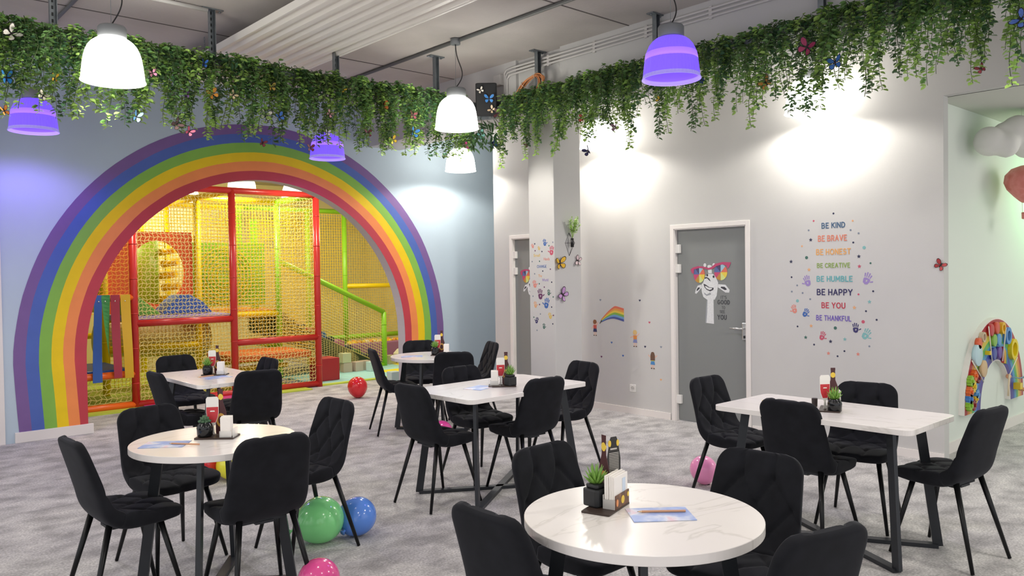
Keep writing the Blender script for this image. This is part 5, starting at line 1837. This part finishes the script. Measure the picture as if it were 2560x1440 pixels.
for k in range(5):
    MB().box((.028, -.044 + .0084 * k, .055 + .0015 * (k % 3)), (.108, .0076, .11 + .003 * (k % 3)), (k % 3 - 1) * .01).build('napkin', NAPK, t, .002)
MB().prism([(.035, .03), (.062, .03), (.062, .095), (.035, .095)], .0483, .0486, 0, lambda u, v, w: (u, -w, v)).build('pale_blue_print', mat('pale_blue_napkin_print', '#cfdcea', 0.8), t)
succulent(2.075, 1.882, 'square', 'the nearest round table, beside the napkin box', .0065)
t = bottle_card(2.128, 1.890, VIEW - R(62), 'the nearest round table')
t2 = thing('table_card', 'black cut out menu card with pale text lines on the nearest round table', 'card', (2.162, 1.874, TT + .0065), VIEW + R(32), 'cut out menu cards')
h = [(.030, 0), (.030, .15), (.024, .185), (.018, .215), (.012, .228)]
MB().prism(h + [(-a, b) for a, b in reversed(h)], -.001, .001, 0, lambda u, v, w: (u, w, v)).build('card_sheet', mat('black_card', '#2a2826', 0.5), t2)
mb = MB()
for k in range(12):
    mb.prism([(-.022, .105 + .0058 * k), (.022, .105 + .0058 * k), (.022, .1075 + .0058 * k), (-.022, .1075 + .0058 * k)], -.0014, .0014, 0, lambda u, v, w: (u, w, v))
mb.prism([(-.016, .182), (.014, .182), (.014, .188), (-.016, .188)], -.0014, .0014, 0, lambda u, v, w: (u, w, v))
mb.build('text_lines', mat('pale_card_text', '#b9b4ac', 0.6), t2)
for sg in (-1, 1):
    MB().prism(circle(sg * .018, .205, .006, 12, .012), -.0015, .0015, 0, lambda u, v, w: (u, w, v)).build('yellow_blossom', CARDY, t2)

flyer([(2.128, 1.782), (2.288, 1.663), (2.186, 1.551), (2.038, 1.679)], 'blue flyer under a pencil on the nearest round table')
pencil((2.118, 1.728), (2.234, 1.625), 'wooden pencil lying on the blue flyer of the nearest table', .002)
flyer([(1.25, 4.05), (1.33, 3.99), (1.44, 4.10), (1.36, 4.16)], 'blue flyer at the left edge of the left round table')
pencil((1.361, 4.055), (1.455, 3.932), 'wooden pencil beside the flyer on the left round table', .002)
flyer([(3.55, 4.45), (3.70, 4.50), (3.72, 4.36), (3.57, 4.31)], 'pale blue flyer left of the napkins on the middle table')
flyer([(2.45, 6.50), (2.64, 6.53), (2.645, 6.42), (2.46, 6.409)], 'blue edged flyer before the black pot on the table by the climbing frame')
pencil((2.42, 6.55), (2.60, 6.60), 'reddish pencil behind the flyer on the table by the climbing frame')
flyer([(4.45, 6.57), (4.58, 6.47), (4.66, 6.57), (4.53, 6.66)], 'white blue flyer on the small far round table')
o = MB().prism([(-.06, -.03), (.03, -.045), (.06, .0), (.02, .03), (-.03, .035)], 0, .004).build('paper_scrap', CARDY)
o.location = (4.50, 2.62, TT)
tag(o, 'small yellow paper piece on the left end of the right table', 'paper')

# ------------------------------------------------------------------ niche: busy board, balloon lantern, cloud
t = thing('activity_board', 'rainbow shaped wooden activity board with discs, gears and beads on the niche wall', 'activity board', (8.2, 2.497, .29), rot=WALL_Y)


def half(r0, r1, w0, w1, mi=0, n=40):
    o_ = [(-r1, 0)] + [(-r1 * math.cos(PI * k / n), r1 * math.sin(PI * k / n)) for k in range(n + 1)] + [(r1, 0)]
    i_ = [(r0 * math.cos(PI * k / n), r0 * math.sin(PI * k / n)) for k in range(n + 1)]
    pts = [(-r1 * math.cos(PI * k / n), r1 * math.sin(PI * k / n)) for k in range(n + 1)] + [(r0 * math.cos(PI * k / n), r0 * math.sin(PI * k / n)) for k in range(n + 1)]
    return MB().prism(pts, w0, w1)


half(.405, .80, -.028, .018).build('white_backing', TRIM, t)
RBW = ['#4a3a8c', '#3a4ea8', '#4f97c4', '#5fae62', '#d2c048', '#d88a3c', '#a8323a']
for i, c in enumerate(RBW):
    r0 = .415 + .053 * i
    half(r0, r0 + .053, .018, .021).build('coloured_arc', mat('board_arc_' + c, c, 0.45), t)


def disc(name, x, y, r, c, h=.032, hole=0.0, n=28):
    mb = MB()
    if hole:
        mb.lathe([(hole, .021), (r, .021), (r, .021 + h), (hole, .021 + h)], n, (x, y, 0), closed=True, smooth=False)
    else:
        mb.lathe([(r, .021), (r, .019 + h), (r - .004, .021 + h), (0, .021 + h)], n, (x, y, 0))
    return mb.build(name, mat('board_' + c, c, 0.4), t)


def gear(x, y, r, c):
    pts = []
    for k in range(40):
        a = 2 * PI * k / 40
        q = r * (1.0 if k % 4 < 2 else .78)
        pts.append((x + q * math.cos(a), y + q * math.sin(a)))
    MB().prism(pts, .021, .055).prism(circle(x, y, r * .3, 12), .055, .068).build('gear', mat('board_' + c, c, 0.4), t)


for x, y, r, c in [(-.20, .70, .055, '#b82c34'), (-.05, .71, .055, '#cc4a36'), (-.51, .60, .05, '#d85a34'), (-.54, .50, .095, '#b8d2dc'), (-.40, .37, .075, '#cfae86'), (-.12, .60, .055, '#7fb04a'),
                   (0, .60, .055, '#5f97c8'), (-.13, .48, .055, '#3f4a9c'), (.02, .48, .055, '#6a4a98')]:
    disc('disc', x, y, r, c)
for x, y, r, c, h in [(.106, .70, .055, '#e0b024', .030), (.25, .62, .080, '#4f86cc', .048), (.42, .48, .10, '#e2c81c', .066), (-.413, .65, .045, '#c8b49a', .030)]:
    disc('ring', x, y, r, c, .035, h)
for x, y, r, c in [(-.62, .33, .05, '#e06a2c'), (-.71, .29, .05, '#8fb83a'), (-.66, .24, .055, '#e2c22c'), (-.73, .20, .05, '#dd6a34'), (-.74, .14, .05, '#4a80c4'), (-.58, .16, .05, '#5f9ad0'), (-.74, .085, .05, '#8fc03c'),
                   (-.66, .08, .05, '#8c2c30'), (-.61, .125, .035, '#e0c040'), (-.545, .30, .045, '#7a2c3c')]:
    gear(x, y, r, c)
for k, c in enumerate(['#b83038', '#d8c82c', '#d87a34', '#4aa05a', '#3f66b0']):
    MB().box((.14 + .022 * k, .45 - .012 * k, .035), (.018, .15 - .014 * k, .02), 0).build('xylophone_bar', mat('board_' + c, c, 0.4), t)
MB().box((-.276, .50, .04), (.04, .035, .04)).build('bead_block', mat('board_#e2c22c', '#e2c22c', 0.4), t)
for (a, b) in (((-.737, .47), (-.455, .26)), ((-.324, .74), (-.236, .42)), ((.142, .70), (.044, .40)), ((.463, .40), (.227, .245))):
    MB().tube([(a[0], a[1], .06), (b[0], b[1], .06)], .005, 6).build('cord', mat('white_cord', '#e4ddd2', 0.7), t)
MB().tube([(.235, .26, .06), (.20, .06, .06)], .009, 8).build('mallet', mat('pale_beech', '#e0cdb0', 0.5), t)
MB().tube([(.315, .23, .03), (.40, .21, .10), (.54, .24, .14), (.56, .33, .16), (.63, .35, .18), (.68, .22, .16), (.74, .38, .18), (.79, .30, .15), (.72, .19, .10), (.62, .18, .03)], .005, 8).build('bead_wire', mat('blue_bead_wire', '#7f9cb4', 0.4), t)
for x, y, z, c in [(.315, .23, .03, '#d89a7a'), (.545, .27, .14, '#e2c22c'), (.555, .31, .15, '#4f97c4'), (.66, .27, .17, '#d8c83c'), (.72, .34, .17, '#6fae4a'), (.78, .33, .16, '#c8dce0'), (.74, .21, .11, '#e0b02c'),
                   (.68, .19, .08, '#4f86c4')]:
    MB().sphere((x, y, z), .024, 14, 8).build('bead', mat('board_' + c, c, 0.35), t)
MB().box((.52, .12, .05), (.07, .06, .06)).build('bead_block', mat('board_#e2c22c', '#e2c22c', 0.4), t)
MB().tube([(.56, .09, .05), (.68, .06, .13)], .018, 10).build('peg', mat('board_#cf9a6a', '#cf9a6a', 0.5), t)

t = thing('balloon_lantern', 'pink hot air balloon decoration with rainbow hanging in the niche', 'decoration', (8.38, 2.26, 2.02), R(-20))
PNK = ramp_mat('pink_patchwork_paper', [(0.35, '#d9746c'), (0.5, '#e8908a'), (0.65, '#dd7f78')], 9, .6)
MB().lathe([(.055, .12), (.075, .135), (.12, .18), (.175, .245), (.20, .31), (.19, .375), (.14, .43), (.07, .455), (0, .46)], 32).build('envelope', PNK, t)
for i, c in enumerate(['#c8563c', '#e0a84a', '#7f9a68', '#5f88a8', '#4a4e62']):
    pts = []
    for k in range(17):
        a = PI * k / 16
        r = .115 - .014 * i
        x, z = -.05 + r * math.cos(a), .27 + r * math.sin(a) * 1.1
        pts.append((x, -math.sqrt(max(.0004, .202 ** 2 - x * x - ((z - .31) * 1.15) ** 2)) - .003, z))
    MB().tube(pts, .0085, 8).build('rainbow_stripe', mat('lantern_' + c, c, 0.6), t)
cl = MB()
for x, z, r in ((-.14, .265, .04), (-.10, .26, .045), (-.05, .262, .05), (.02, .26, .045)):
    cl.sphere((x, -math.sqrt(max(.0004, .2 ** 2 - x * x - ((z - .31) * 1.15) ** 2)) + .01, z), r, 14, 8, s=(1, .5, .6))
cl.build('cloud_patch', mat('lantern_cloud', '#e2c0b8', 0.7), t)
MB().lathe([(.05, -.03), (.058, -.025), (.06, .03), (.052, .032), (.05, -.02), (0, -.02)], 24).build('basket', PNK, t)
for k in range(4):
    a = PI / 4 + PI / 2 * k
    MB().tube([(.052 * math.cos(a), .052 * math.sin(a), .03), (.055 * math.cos(a), .055 * math.sin(a), .125)], .002, 5).build('basket_cord', mat('white_cord', '#e4ddd2', 0.7), t)
MB().tube([(0, 0, .455), (0, 0, .85)], .0015, 5).build('hanging_thread', mat('white_cord', '#e4ddd2', 0.7), t)

t = thing('cloud_decoration', 'puffy white cloud hanging under the niche ceiling at the right edge', 'decoration', (7.95, 2.20, 2.69))
CLD = mat('white_cotton_cloud', '#e6e4e0', 0.9, bump=.25, bscale=14)
mb = MB()
for x, y, z, r in ((-.27, .17, -.05, .13), (-.20, .06, -.09, .11), (-.13, .10, .02, .10), (-.04, .02, .03, .15), (.02, -.04, -.07, .13), (.10, -.10, .09, .14), (.20, -.16, .0, .15), (.24, -.18, .12, .13), (.34, -.28, .05, .16), (.44, -.36, .10, .14)):
    mb.sphere((x, y, z), r, 20, 12, s=(1, .95, 1.0))
o = mb.build('cloud_body', CLD, t)
rm = o.modifiers.new('merge', 'REMESH')
rm.mode = 'VOXEL'
rm.voxel_size = .022
sm_ = o.modifiers.new('soften', 'SMOOTH')
sm_.iterations = 8
rm.use_smooth_shade = True
MB().tube([(0, 0, .10), (0, 0, .235)], .0015, 5).build('hanging_thread', mat('white_cord', '#e4ddd2', 0.7), t)
bpy.context.view_layer.update()
